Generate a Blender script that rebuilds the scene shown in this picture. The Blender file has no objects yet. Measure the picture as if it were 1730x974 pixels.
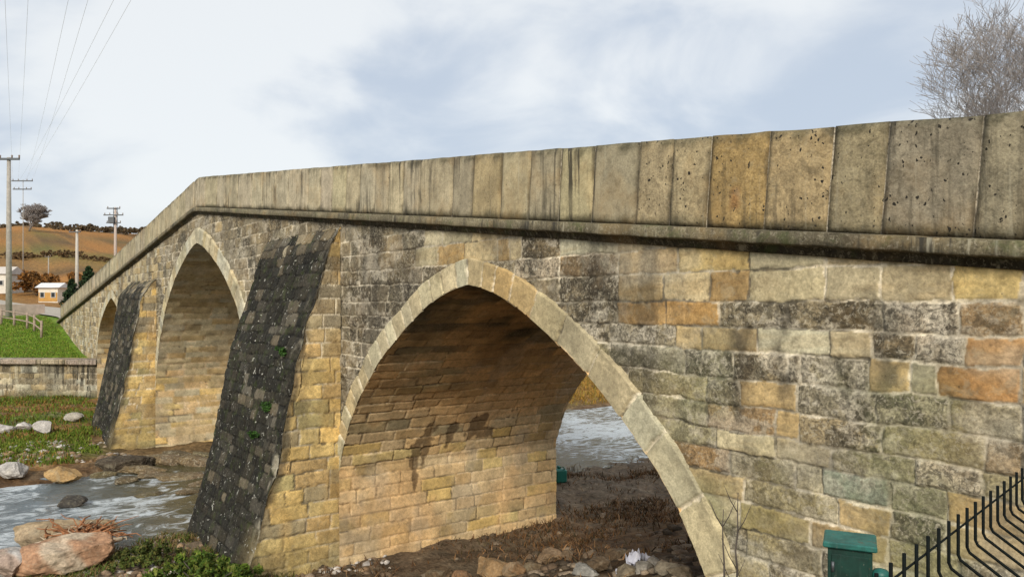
import bpy, math, random
import numpy as np
random.seed(7)
rng = np.random.default_rng(7)
scene = bpy.context.scene
Z0 = 6.0                       # all heights below are written relative to the eye; the eye is 6 m above datum

# ------------------------------------------------------------------ camera
F_PX, W_PX = 1300.0, 1730.0
TH = math.atan(949 / 1300.0)
FX, FY = -math.cos(TH), math.sin(TH)
RX, RY = math.sin(TH), math.cos(TH)
CAMD = 6.5
cam_d = bpy.data.cameras.new('camera')
cam_d.sensor_width = 36.0
cam_d.lens = 36.0 * F_PX / W_PX
cam_d.shift_y = -25.0 / W_PX * -1
cam_d.clip_start = 0.05
cam_d.clip_end = 5000
cam = bpy.data.objects.new('camera', cam_d)
scene.collection.objects.link(cam)
cam.location = (0, -CAMD, Z0)
cam.rotation_euler = (math.radians(90), 0, math.atan2(-FX, FY))
scene.camera = cam

# ------------------------------------------------------------------ sky, sun, exposure
SUN_EL, SUN_AZ = math.radians(31), math.radians(135)     # azimuth clockwise from +Y
world = bpy.data.worlds.new('World')
scene.world = world
world.use_nodes = True


def nd(nt, typ, **kw):
    n = nt.nodes.new(typ)
    for k, v in kw.items():
        if k == 'inp':
            for a, b in v.items():
                n.inputs[a].default_value = b
        else:
            setattr(n, k, v)
    return n


def build_world():
    nt = world.node_tree
    nt.nodes.clear()
    L = nt.links.new
    out = nd(nt, 'ShaderNodeOutputWorld')
    bg = nd(nt, 'ShaderNodeBackground', inp={'Strength': 0.095})
    sky = nd(nt, 'ShaderNodeTexSky', sky_type='NISHITA', sun_disc=False)
    sky.sun_elevation = SUN_EL
    sky.sun_rotation = SUN_AZ
    sky.dust_density = 2.0
    tc = nd(nt, 'ShaderNodeTexCoord')
    sep = nd(nt, 'ShaderNodeSeparateXYZ')
    L(tc.outputs['Generated'], sep.inputs[0])
    # project the direction on a cloud layer
    zadd = nd(nt, 'ShaderNodeMath', operation='ADD', inp={1: 0.22})
    zmax = nd(nt, 'ShaderNodeMath', operation='MAXIMUM', inp={1: 0.0})
    L(sep.outputs[2], zmax.inputs[0]); L(zmax.outputs[0], zadd.inputs[0])
    dx = nd(nt, 'ShaderNodeMath', operation='DIVIDE'); dy = nd(nt, 'ShaderNodeMath', operation='DIVIDE')
    L(sep.outputs[0], dx.inputs[0]); L(zadd.outputs[0], dx.inputs[1])
    L(sep.outputs[1], dy.inputs[0]); L(zadd.outputs[0], dy.inputs[1])
    comb = nd(nt, 'ShaderNodeCombineXYZ', inp={2: 3.7})
    L(dx.outputs[0], comb.inputs[0]); L(dy.outputs[0], comb.inputs[1])
    n1 = nd(nt, 'ShaderNodeTexNoise', inp={'Scale': 3.6, 'Detail': 10.0, 'Roughness': 0.5, 'Distortion': 0.35})
    mpd = nd(nt, 'ShaderNodeMapping', inp={'Scale': (1.0, 1.0, 2.1), 'Location': (4.3, 1.2, 0.6)})
    L(tc.outputs['Generated'], mpd.inputs[0]); L(mpd.outputs[0], n1.inputs['Vector'])
    vm_ = nd(nt, 'ShaderNodeMath', operation='MULTIPLY_ADD', inp={1: 1.6, 2: -0.28})
    L(n1.outputs['Fac'], vm_.inputs[0])
    val = vm_.outputs[0]

    def px_dir(u, v):
        t, w = (u - 865) / F_PX, (512 - v) / F_PX
        d = np.array([FX + t * RX, FY + t * RY, w])
        return d / np.linalg.norm(d)
    # broad clear and thick patches of the cloud deck, by direction
    for (u, v, rad, amt) in [(740, 125, 0.15, -0.18), (1500, 40, 0.24, -0.14), (600, 250, 0.22, -0.16), (1200, 210, 0.3, -0.06), (150, 310, 0.22, -0.22),
                             (280, 90, 0.40, 0.25), (1000, 70, 0.2, 0.14), (330, 190, 0.25, 0.08), (1250, 130, 0.2, 0.08)]:
        c = px_dir(u, v)
        dist = nd(nt, 'ShaderNodeVectorMath', operation='DISTANCE', inp={1: tuple(c)})
        L(tc.outputs['Generated'], dist.inputs[0])
        mr = nd(nt, 'ShaderNodeMapRange', interpolation_type='SMOOTHSTEP', inp={'From Min': 0.0, 'From Max': rad, 'To Min': amt, 'To Max': 0.0})
        L(dist.outputs['Value'], mr.inputs['Value'])
        ad = nd(nt, 'ShaderNodeMath', operation='ADD')
        L(val, ad.inputs[0]); L(mr.outputs[0], ad.inputs[1])
        val = ad.outputs[0]
    ramp = nd(nt, 'ShaderNodeMapRange', interpolation_type='SMOOTHSTEP', inp={'From Min': 0.26, 'From Max': 0.68, 'To Min': 0.0, 'To Max': 1.0})
    L(val, ramp.inputs['Value'])
    ccol = nd(nt, 'ShaderNodeMix', data_type='RGBA')
    ccol.inputs[6].default_value = (2.95, 3.32, 3.85, 1)
    ccol.inputs[7].default_value = (4.7, 4.82, 4.86, 1)
    L(ramp.outputs[0], ccol.inputs[0])
    mix = nd(nt, 'ShaderNodeMix', data_type='RGBA', inp={0: 0.9})
    L(sky.outputs[0], mix.inputs[6]); L(ccol.outputs[2], mix.inputs[7])
    L(mix.outputs[2], bg.inputs['Color'])
    L(bg.outputs[0], out.inputs[0])


build_world()
sun_d = bpy.data.lights.new('sun', 'SUN')
sun_d.energy = 1.5
sun_d.angle = math.radians(16)
sun_d.color = (1.0, 0.93, 0.80)
sun = bpy.data.objects.new('sun', sun_d)
scene.collection.objects.link(sun)
from mathutils import Vector
sdir = Vector((math.sin(SUN_AZ) * math.cos(SUN_EL), math.cos(SUN_AZ) * math.cos(SUN_EL), math.sin(SUN_EL)))
sun.rotation_euler = sdir.to_track_quat('Z', 'Y').to_euler()
sun.location = (0, 0, 60)
vs = scene.view_settings
vs.view_transform = 'Standard'
vs.look = 'None'
vs.exposure = 1.0
vs.gamma = 1.0
vs.use_curve_mapping = False

# ------------------------------------------------------------------ numeric helpers


def _hash(ix, iy, seed):
    h = (ix.astype(np.int64) * 374761393 + iy.astype(np.int64) * 668265263 + int(seed) * 974634777) & 0x7fffffff
    h = ((h ^ (h >> 13)) * 1274126177) & 0x7fffffff
    h = h ^ (h >> 16)
    return (h & 0xffff) / 65535.0


def vnoise(x, y, seed=0):
    x = np.asarray(x, float); y = np.asarray(y, float)
    ix, iy = np.floor(x), np.floor(y)
    fx, fy = x - ix, y - iy
    fx = fx * fx * (3 - 2 * fx); fy = fy * fy * (3 - 2 * fy)
    a = _hash(ix, iy, seed); b = _hash(ix + 1, iy, seed)
    c = _hash(ix, iy + 1, seed); d = _hash(ix + 1, iy + 1, seed)
    return (a * (1 - fx) + b * fx) * (1 - fy) + (c * (1 - fx) + d * fx) * fy


def fbm(x, y, seed=0, oct=4, rough=0.5):
    s = 0; amp = 1; tot = 0
    for o in range(oct):
        s = s + amp * vnoise(x * 2 ** o + 17.3 * o, y * 2 ** o - 9.1 * o, seed + o)
        tot += amp; amp *= rough
    return s / tot


def sstep(x, a, b):
    t = np.clip((np.asarray(x, float) - a) / (b - a), 0, 1)
    return t * t * (3 - 2 * t)


def facade_x(u, p=0.0):
    t = (u - 865) / F_PX; D = CAMD - p
    return D * (t * FY - RY) / (RX - t * FX)


def at(u, v, D):
    """point seen at picture column u, row v, D metres into the view (used to measure where things stand)"""
    t = (u - 865) / F_PX
    return np.array([D * (FX + t * RX), -CAMD + D * (FY + t * RY), D * (512 - v) / F_PX])


# ------------------------------------------------------------------ object helpers
def tag(o, label=None, cat=None, group=None, kind=None):
    if label: o['label'] = label
    if cat: o['category'] = cat
    if group: o['group'] = group
    if kind: o['kind'] = kind
    return o


def empty(name, loc, rz=0, **kw):
    o = bpy.data.objects.new(name, None)
    o.empty_display_size = 0.3
    scene.collection.objects.link(o)
    o.location = (loc[0], loc[1], loc[2] + Z0)
    o.rotation_euler = (0, 0, rz)
    return tag(o, **kw)


def world_off(p):
    v = np.zeros(3)
    while p is not None:
        v += np.array(p.location); p = p.parent
    return v


def obj(name, V, Fc, mat, parent=None, col=None, smooth=True, origin=None, local=False, flat_idx=None):
    """link one mesh object; V in eye-relative world metres, faces list or (n,4) array"""
    V = np.array(V, float).reshape(-1, 3)
    me = bpy.data.meshes.new(name)
    if isinstance(Fc, np.ndarray):
        n = len(Fc); k = Fc.shape[1]
        me.vertices.add(len(V)); me.loops.add(n * k); me.polygons.add(n)
        me.loops.foreach_set('vertex_index', Fc.astype(np.int32).ravel())
        me.polygons.foreach_set('loop_start', np.arange(0, n * k, k, dtype=np.int32))
        try:
            me.polygons.foreach_set('loop_total', np.full(n, k, dtype=np.int32))
        except Exception:
            pass
    else:
        me.from_pydata([tuple(v) for v in V], [], [tuple(f) for f in Fc])
    if local:
        W = V
        off = np.zeros(3)
    else:
        W = V + np.array([0, 0, Z0])
        if parent is not None:
            off = world_off(parent)
        elif origin is not None:
            off = np.array([origin[0], origin[1], origin[2] + Z0])
        else:
            off = np.zeros(3)
        W = W - off
    me.vertices.foreach_set('co', W.astype(np.float32).ravel())
    me.update(calc_edges=True)
    me.validate()
    if smooth:
        me.polygons.foreach_set('use_smooth', np.ones(len(me.polygons), bool))
    if col is not None:
        c = np.asarray(col, float)
        if c.ndim == 1:
            c = np.tile(c, (len(V), 1))
        if c.shape[1] == 3:
            c = np.hstack([c, np.ones((len(c), 1))])
        a = me.attributes.new('Col', 'FLOAT_COLOR', 'POINT')
        a.data.foreach_set('color', c.astype(np.float32).ravel())
    me.materials.append(mat)
    o = bpy.data.objects.new(name, me)
    scene.collection.objects.link(o)
    if parent is not None:
        o.parent = parent
    elif origin is not None:
        o.location = off
    return o


class MB:
    """collects boxes, tubes and lathes into one mesh"""

    def __init__(self):
        self.V = []; self.F = []; self.C = []

    def add(self, V, Fc, col=(1, 1, 1)):
        b = len(self.V)
        self.V += [tuple(v) for v in V]
        self.F += [tuple(i + b for i in f) for f in Fc]
        self.C += [col] * len(V)

    def box(self, c, size, rz=0.0, bev=0.0, col=(1, 1, 1), taper=1.0):
        x, y, z = [s / 2 for s in size]
        ca, sa = math.cos(rz), math.sin(rz)
        b = min(bev, x * .9, y * .9, z * .9)
        pts = []
        if b <= 0:
            for sz in (-1, 1):
                k = taper if sz > 0 else 1
                for sx, sy in ((-1, -1), (1, -1), (1, 1), (-1, 1)):
                    pts.append((sx * x * k, sy * y * k, sz * z))
            Fc = [(3, 2, 1, 0), (4, 5, 6, 7), (0, 1, 5, 4), (1, 2, 6, 5), (2, 3, 7, 6), (3, 0, 4, 7)]
        else:
            rings = [(-z, b), (-z + b, 0), (z - b, 0), (z, b)]
            for rzz, ins in rings:
                k = 1 + (taper - 1) * (rzz + z) / (2 * z)
                for sx, sy in ((-1, -1), (1, -1), (1, 1), (-1, 1)):
                    c2 = b * .7
                    if sx * sy > 0:
                        q = [(sx * (x - ins), sy * (y - ins - c2)), (sx * (x - ins - c2), sy * (y - ins))]
                    else:
                        q = [(sx * (x - ins - c2), sy * (y - ins)), (sx * (x - ins), sy * (y - ins - c2))]
                    pts += [(a * k, bb * k, rzz) for a, bb in q]
            # order around so that it is counter-clockwise
            Fc = []
            n = 8
            order = sorted(range(8), key=lambda i: math.atan2(pts[8 + i][1], pts[8 + i][0]))
            pts2 = []
            for r in range(4):
                pts2 += [pts[r * 8 + i] for i in order]
            pts = pts2
            for r in range(3):
                for i in range(n):
                    j = (i + 1) % n
                    Fc.append((r * n + i, r * n + j, (r + 1) * n + j, (r + 1) * n + i))
            Fc.append(tuple(reversed(range(n)))); Fc.append(tuple(range(3 * n, 4 * n)))
        V = [(c[0] + p[0] * ca - p[1] * sa, c[1] + p[0] * sa + p[1] * ca, c[2] + p[2]) for p in pts]
        self.add(V, Fc, col)

    def tube(self, pts, radii, n=6, col=(1, 1, 1), cap=True):
        pts = [Vector(p) for p in pts]
        if not hasattr(radii, '__len__'):
            radii = [radii] * len(pts)
        V = []; Fc = []
        ref = None
        for i, p in enumerate(pts):
            d = (pts[min(i + 1, len(pts) - 1)] - pts[max(i - 1, 0)])
            if d.length < 1e-9: d = Vector((0, 0, 1))
            d.normalize()
            if ref is None:
                ref = Vector((0, 0, 1)) if abs(d.z) < .9 else Vector((1, 0, 0))
            a = d.cross(ref)
            if a.length < 1e-4:
                a = d.cross(Vector((0.3, 1, 0.2)))
            a.normalize(); b = d.cross(a); ref = -a.cross(d) if False else ref
            for k in range(n):
                th = 2 * math.pi * k / n
                V.append(p + (a * math.cos(th) + b * math.sin(th)) * radii[i])
        for i in range(len(pts) - 1):
            for k in range(n):
                j = (k + 1) % n
                Fc.append((i * n + k, i * n + j, (i + 1) * n + j, (i + 1) * n + k))
        if cap:
            Fc.append(tuple(reversed(range(n)))); Fc.append(tuple(range((len(pts) - 1) * n, len(pts) * n)))
        self.add(V, Fc, col)

    def build(self, name, mat, parent=None, smooth=False, origin=None, usecol=False):
        return obj(name, self.V, self.F, mat, parent, np.array(self.C, float) if usecol else None, smooth, origin)


# ------------------------------------------------------------------ materials
def new_mat(name):
    m = bpy.data.materials.new(name)
    m.use_nodes = True
    nt = m.node_tree
    nt.nodes.clear()
    out = nd(nt, 'ShaderNodeOutputMaterial')
    bs = nd(nt, 'ShaderNodeBsdfPrincipled', inp={'Roughness': 0.9})
    nt.links.new(bs.outputs[0], out.inputs[0])
    return m, nt, bs


def rgb_mul(nt, a, fac_out, lo, hi):
    """multiply colour by a grey map-ranged value"""
    mr = nd(nt, 'ShaderNodeMapRange', inp={'From Min': 0.36, 'From Max': 0.64, 'To Min': lo, 'To Max': hi})
    nt.links.new(fac_out, mr.inputs['Value'])
    vm = nd(nt, 'ShaderNodeVectorMath', operation='SCALE')
    nt.links.new(a, vm.inputs[0]); nt.links.new(mr.outputs[0], vm.inputs['Scale'])
    return vm.outputs[0]


def mix_col(nt, fac, a, b):
    m = nd(nt, 'ShaderNodeMix', data_type='RGBA')
    L = nt.links.new
    for sock, v in ((0, fac), (6, a), (7, b)):
        if isinstance(v, (tuple, float, int)):
            m.inputs[sock].default_value = v if not isinstance(v, tuple) or len(v) == 4 else (*v, 1)
        else:
            L(v, m.inputs[sock])
    return m.outputs[2]


def noise(nt, vec, scale, detail=5, rough=0.6, dist=0.0):
    n = nd(nt, 'ShaderNodeTexNoise', inp={'Scale': scale, 'Detail': detail, 'Roughness': rough, 'Distortion': dist})
    nt.links.new(vec, n.inputs['Vector'])
    return n.outputs['Fac']


def step_of(nt, v, a, b, hi=1.0):
    mr = nd(nt, 'ShaderNodeMapRange', interpolation_type='SMOOTHSTEP', inp={'From Min': a, 'From Max': b, 'To Min': 0.0, 'To Max': hi})
    nt.links.new(v, mr.inputs['Value'])
    return mr.outputs[0]


def math_n(nt, op, a, b):
    m = nd(nt, 'ShaderNodeMath', operation=op)
    for i, v in enumerate((a, b)):
        if isinstance(v, (int, float)): m.inputs[i].default_value = v
        else: nt.links.new(v, m.inputs[i])
    return m.outputs[0]


def stone_mat(name, tint=None, streak=0.0, lichen=0.0, pits=0.5, fine=14.0, rough=0.92, bump=0.35, moss=0.0, blotch=0.0, pit_scale=22.0, pale_amt=.30, dark_amt=.4, grain=1.0, hue_amt=.25, pit_cov=.43):
    """weathered stone: its own colour from 'Col' (alpha = how mottled), grain, pits, lichen, run-off streaks"""
    m, nt, bs = new_mat(name)
    L = nt.links.new
    tc = nd(nt, 'ShaderNodeTexCoord')
    P = nd(nt, 'ShaderNodeNewGeometry').outputs['Position']
    at_ = nd(nt, 'ShaderNodeAttribute', attribute_name='Col')
    c = at_.outputs['Color']; al = at_.outputs['Alpha']
    if tint is not None:
        c = mix_col(nt, 1.0, c, tint)
    n1 = noise(nt, P, 2.3, 4, 0.6)
    n2 = noise(nt, P, fine, 6, 0.65, 0.6)
    n3 = noise(nt, P, fine * 3.3, 4, 0.7)
    c = rgb_mul(nt, c, n1, 0.80, 1.22)
    c0 = rgb_mul(nt, c, n2, 1 - .26 * grain, 1 + .26 * grain)
    c1 = rgb_mul(nt, rgb_mul(nt, c, n2, 0.42, 1.58), n3, 0.7, 1.3)
    c = mix_col(nt, al, c0, c1)
    c = rgb_mul(nt, c, n3, 1 - .16 * grain, 1 + .16 * grain)
    ny = noise(nt, P, 1.25, 4, 0.6, 0.4)
    c = mix_col(nt, step_of(nt, ny, .50, .70, hue_amt), c, (0.47, 0.30, 0.12))
    nh = noise(nt, P, fine * .42, 5, 0.7, 0.9)
    c = mix_col(nt, step_of(nt, nh, .53, .66, pale_amt), c, (0.40, 0.36, 0.25))
    ng = noise(nt, P, fine * .31, 5, 0.7, 0.9)
    c = mix_col(nt, step_of(nt, ng, .55, .68, dark_amt), c, (0.12, 0.095, 0.055))
    # mottled weathering where alpha says so: dark crust and pale bloom
    d = step_of(nt, n2, 0.49, 0.58)
    d = math_n(nt, 'MULTIPLY', d, al)
    c = mix_col(nt, math_n(nt, 'MULTIPLY', d, 0.75), c, (0.035, 0.03, 0.022))
    n4 = noise(nt, P, fine * 1.7, 5, 0.7, 1.2)
    w = math_n(nt, 'MULTIPLY', step_of(nt, n4, 0.53, 0.62), al)
    c = mix_col(nt, math_n(nt, 'MULTIPLY', w, 0.6), c, (0.52, 0.465, 0.35))
    if blotch:
        n7 = noise(nt, P, 0.9, 5, 0.65, 0.8)
        c = mix_col(nt, step_of(nt, n7, 0.55, 0.72, blotch), c, (0.07, 0.05, 0.03))
    if streak:
        mp = nd(nt, 'ShaderNodeMapping', inp={'Scale': (9.0, 9.0, 0.55)})
        L(P, mp.inputs[0])
        s = noise(nt, mp.outputs[0], 1.0, 5, 0.62)
        big = step_of(nt, noise(nt, P, 0.55, 3, 0.6), .40, .62)            # some lengths streaked, others washed clean
        c = mix_col(nt, math_n(nt, 'MULTIPLY', step_of(nt, s, 0.48, 0.64, streak * 1.35), big), c, (0.045, 0.04, 0.03))
        mp2 = nd(nt, 'ShaderNodeMapping', inp={'Scale': (13.0, 13.0, 0.4), 'Location': (3, 5, 2)})
        L(P, mp2.inputs[0])
        s2 = noise(nt, mp2.outputs[0], 1.0, 4, 0.6)
        c = mix_col(nt, step_of(nt, s2, 0.58, 0.72, streak * .6), c, (0.5, 0.46, 0.34))
    if pits:
        mpv = nd(nt, 'ShaderNodeMapping', inp={'Scale': (1.0, 1.0, 0.75)})
        L(P, mpv.inputs[0])
        vo = nd(nt, 'ShaderNodeTexVoronoi', inp={'Scale': pit_scale, 'Randomness': 1.0})
        nv = nd(nt, 'ShaderNodeTexNoise', inp={'Scale': 22.0, 'Detail': 3.0})
        L(mpv.outputs[0], nv.inputs['Vector'])
        av = nd(nt, 'ShaderNodeVectorMath', operation='MULTIPLY_ADD', inp={1: (0.07, 0.07, 0.07)})
        L(nv.outputs['Color'], av.inputs[0]); L(mpv.outputs[0], av.inputs[2])
        L(av.outputs[0], vo.inputs['Vector'])
        sz = noise(nt, P, 5.0, 3, 0.6)
        thr = nd(nt, 'ShaderNodeMapRange', inp={'From Min': pit_cov, 'From Max': pit_cov + .3, 'To Min': 0.0, 'To Max': 0.42})
        L(sz, thr.inputs['Value'])
        vo2 = nd(nt, 'ShaderNodeSeparateColor')
        L(vo.outputs['Color'], vo2.inputs[0])                 # every pit its own size, many cells none
        own = nd(nt, 'ShaderNodeMapRange', inp={'From Min': 0.35, 'From Max': 1.0, 'To Min': 0.0, 'To Max': 1.15})
        L(vo2.outputs[0], own.inputs['Value'])
        df = math_n(nt, 'SUBTRACT', math_n(nt, 'MULTIPLY', thr.outputs[0], own.outputs[0]), vo.outputs['Distance'])
        pm = step_of(nt, df, 0.0, 0.05, pits)
        c = mix_col(nt, pm, c, (0.03, 0.026, 0.02))
    if lichen:
        n5 = noise(nt, P, 7.5, 4, 0.7, 0.8)
        c = mix_col(nt, step_of(nt, n5, 0.625, 0.675, lichen), c, (0.55, 0.54, 0.47))
    if moss:
        n6 = noise(nt, P, 3.4, 6, 0.7, 0.3)
        c = mix_col(nt, step_of(nt, n6, 0.52, 0.66, moss), c, (0.06, 0.085, 0.02))
    L(c, bs.inputs['Base Color'])
    bs.inputs['Roughness'].default_value = rough
    bs.inputs['Specular IOR Level'].default_value = 0.25
    hsum = math_n(nt, 'ADD', math_n(nt, 'MULTIPLY', n2, 0.7), math_n(nt, 'MULTIPLY', n3, 0.35))
    bp = nd(nt, 'ShaderNodeBump', inp={'Strength': bump, 'Distance': 0.03})
    L(hsum, bp.inputs['Height']); L(bp.outputs[0], bs.inputs['Normal'])
    return m


def plain_mat(name, colr, rough=0.6, metal=0.0, var=0.15, scale=20.0, bump=0.0, spec=0.5):
    m, nt, bs = new_mat(name)
    P = nd(nt, 'ShaderNodeNewGeometry').outputs['Position']
    n = noise(nt, P, scale, 5, 0.6)
    base = nd(nt, 'ShaderNodeRGB'); base.outputs[0].default_value = (*colr, 1)
    c = rgb_mul(nt, base.outputs[0], n, 1 - var, 1 + var)
    nt.links.new(c, bs.inputs['Base Color'])
    bs.inputs['Roughness'].default_value = rough
    bs.inputs['Metallic'].default_value = metal
    bs.inputs['Specular IOR Level'].default_value = spec
    if bump:
        bp = nd(nt, 'ShaderNodeBump', inp={'Strength': bump, 'Distance': 0.02})
        nt.links.new(n, bp.inputs['Height']); nt.links.new(bp.outputs[0], bs.inputs['Normal'])
    return m


def worn_paint(name, colr, rough):
    m, nt, bs = new_mat(name)
    P = nd(nt, 'ShaderNodeNewGeometry').outputs['Position']
    base = nd(nt, 'ShaderNodeRGB'); base.outputs[0].default_value = (*colr, 1)
    n = noise(nt, P, 14, 6, .7, .5); n2 = noise(nt, P, 55, 4, .7)
    c = rgb_mul(nt, base.outputs[0], n, .65, 1.35)
    mp = nd(nt, 'ShaderNodeMapping', inp={'Scale': (60.0, 60.0, 5.0)}); nt.links.new(P, mp.inputs[0])
    st = noise(nt, mp.outputs[0], 1.0, 3, .6)
    c = mix_col(nt, step_of(nt, st, .55, .75, .3), c, (.10, .12, .10))
    c = mix_col(nt, step_of(nt, n, .60, .66, .7), c, (.09, .045, .02))
    c = mix_col(nt, step_of(nt, n2, .64, .70, .5), c, (.25, .24, .2))
    nt.links.new(c, bs.inputs['Base Color'])
    bs.inputs['Roughness'].default_value = rough
    bp = nd(nt, 'ShaderNodeBump', inp={'Strength': .15, 'Distance': .004}); nt.links.new(n, bp.inputs['Height']); nt.links.new(bp.outputs[0], bs.inputs['Normal'])
    return m


def col_mat(name, rough=0.9, scale=8.0, var=0.3, bump=0.0, spec=0.2, trans=0.0):
    m, nt, bs = new_mat(name)
    P = nd(nt, 'ShaderNodeNewGeometry').outputs['Position']
    at_ = nd(nt, 'ShaderNodeAttribute', attribute_name='Col')
    n = noise(nt, P, scale, 6, 0.68)
    n2 = noise(nt, P, scale * 4.3, 4, 0.7)
    c = rgb_mul(nt, at_.outputs['Color'], n, 1 - var, 1 + var)
    c = rgb_mul(nt, c, n2, 1 - var, 1 + var)
    nt.links.new(c, bs.inputs['Base Color'])
    bs.inputs['Roughness'].default_value = rough
    bs.inputs['Specular IOR Level'].default_value = spec
    if bump:
        h = math_n(nt, 'ADD', n, n2)
        bp = nd(nt, 'ShaderNodeBump', inp={'Strength': bump, 'Distance': 0.08})
        nt.links.new(h, bp.inputs['Height']); nt.links.new(bp.outputs[0], bs.inputs['Normal'])
    return m


M_ASHLAR = stone_mat('ashlar_stone', pits=0.45, blotch=0.3, fine=10.5, hue_amt=.14)
M_RING = stone_mat('voussoir_stone', pits=0.3, blotch=0.15, pale_amt=.1, dark_amt=.25, hue_amt=.08, grain=.8)
M_SOFFIT = stone_mat('vault_stone', pits=0.0, blotch=0.10, bump=0.25, pale_amt=.12, dark_amt=.15, grain=.7, hue_amt=.15)
M_PIER = stone_mat('pier_stone', pits=0.25, blotch=0.12, pale_amt=.2, dark_amt=.25, hue_amt=.15)
M_DARK = stone_mat('crusted_dark_stone', pits=0.0, lichen=0.95, moss=0.35, bump=0.7, pale_amt=.05, dark_amt=0.0, hue_amt=0.0)
M_PARAPET = stone_mat('parapet_stone', streak=0.68, pits=0.55, bump=0.2, grain=.7, pale_amt=.15, dark_amt=.25)
M_PITTED = stone_mat('pitted_parapet_stone', streak=0.42, pits=1.0, bump=0.5, pit_scale=27.0, pit_cov=.30, grain=1.1, pale_amt=.2)
M_CORNICE = stone_mat('cornice_stone', streak=0.75, pale_amt=.2, pits=0.5, moss=0.4, blotch=0.5)
M_ROCK = stone_mat('river_boulder_stone', pits=0.0, pale_amt=.25, dark_amt=.3, hue_amt=0.0, fine=5.0, bump=0.6, blotch=0.4)
M_RETAIN = stone_mat('stained_wall_stone', streak=0.95, pits=0.0)
M_GROUND = col_mat('ground_soil', scale=1.6, var=0.38, bump=0.9)
M_LEAF = col_mat('leaf_green', rough=0.75, scale=3.0, var=0.25)
M_BARK = plain_mat('bare_bark', (0.085, 0.07, 0.058), 0.9, var=0.3, scale=6)
M_TWIG = plain_mat('pale_twig', (0.32, 0.29, 0.275), 0.9, var=0.3, scale=3)
M_CONCRETE = plain_mat('pole_concrete', (0.36, 0.33, 0.29), 0.85, var=0.18, scale=4)
M_STEEL = plain_mat('galvanised_steel', (0.12, 0.13, 0.14), 0.5, 0.6, var=0.1)
M_WIRE = plain_mat('weathered_cable', (0.75, 0.77, 0.8), 0.6, var=0.05)
M_PORCELAIN = plain_mat('insulator_porcelain', (0.2, 0.14, 0.1), 0.3, var=0.05)
M_FENCE = plain_mat('dark_green_coating', (0.003, 0.0055, 0.005), 0.75, var=0.25, scale=60, spec=.15)
M_BOXG = worn_paint('green_painted_steel', (0.004, 0.036, 0.026), .5)
M_LID = worn_paint('teal_painted_lid', (0.014, 0.115, 0.095), .45)

# ------------------------------------------------------------------ masonry as relief surfaces
G = dict(
    G=((0.235, 0.20, 0.13), 0.9), D=((0.14, 0.115, 0.075), 0.9), W=((0.34, 0.30, 0.24), 1.0), L=((0.46, 0.415, 0.27), 0.1),
    T=((0.42, 0.295, 0.13), 0.08), O=((0.44, 0.275, 0.105), 0.08), R=((0.38, 0.19, 0.06), 0.05), B=((0.30, 0.195, 0.095), 0.6),
    E=((0.30, 0.265, 0.145), 0.55), Q=((0.22, 0.265, 0.185), 0.5), Y=((0.36, 0.29, 0.11), 0.15), P=((0.47, 0.40, 0.25), 0.12),
    S=((0.36, 0.285, 0.155), 0.25), H=((0.21, 0.175, 0.115), 0.5), A=((0.64, 0.465, 0.19), 0.04), V=((0.64, 0.46, 0.245), 0.04),
    K=((0.02, 0.018, 0.013), 0.1), N=((0.042, 0.036, 0.026), 0.2), C=((0.095, 0.08, 0.056), 0.2), X=((0.5, 0.47, 0.35), 0.3))
_m = np.array([.51, .40, .24])
for _k in 'GDWLTORBEQYPSHX':
    _f = .12 if _k in 'ORB' else .22
    G[_k] = (tuple(np.array(G[_k][0]) * 1.12 * (1 - _f) + _m * _f), G[_k][1])
MORTAR = np.array([0.70, 0.62, 0.47])


def rand_courses(t0, t1, h, jit, r):
    b = [t0]
    while b[-1] < t1:
        b.append(b[-1] + h * (1 + r.uniform(-jit, jit)))
    return np.array(b)


def rand_joints(s0, s1, l0, l1, r):
    b = [s0 - r.uniform(0, l1)]
    while b[-1] < s1:
        b.append(b[-1] + r.uniform(l0, l1))
    return np.array(b)


class Layout:
    """courses of blocks: bounds, joints per course, code per block"""

    def __init__(self, bounds, joints, codes):
        self.b = np.asarray(bounds); self.j = joints; self.c = codes

    def eval(self, S, T, jw):
        ci = np.clip(np.searchsorted(self.b, T) - 1, 0, len(self.b) - 2)
        dist = np.minimum(T - self.b[ci], self.b[ci + 1] - T)
        col = np.zeros(S.shape + (3,)); mot = np.zeros(S.shape); bid = np.zeros(S.shape); fade = np.zeros(S.shape)
        for k in range(len(self.b) - 1):
            m = ci == k
            if not m.any():
                continue
            j = np.asarray(self.j[k])
            s = S[m]
            bi = np.clip(np.searchsorted(j, s) - 1, 0, len(j) - 2)
            ds = np.minimum(s - j[bi], j[bi + 1] - s)
            dist[m] = np.minimum(dist[m], ds)
            cols = np.array([G[c][0] for c in self.c[k]]); mots = np.array([G[c][1] for c in self.c[k]])
            col[m] = cols[bi]; mot[m] = mots[bi]
            bid[m] = k * 971 + bi
        return col, mot, bid, dist


def rand_layout(s0, s1, t0, t1, h, l0, l1, pick, seed, jit=0.2):
    r = random.Random(seed)
    b = rand_courses(t0, t1, h, jit, r)
    J = []; C = []
    for k in range(len(b) - 1):
        j = rand_joints(s0, s1, l0, l1, r)
        J.append(j)
        C.append([pick(.5 * (j[i] + j[i + 1]), .5 * (b[k] + b[k + 1]), r) for i in range(len(j) - 1)])
    return Layout(b, J, C)


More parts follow.
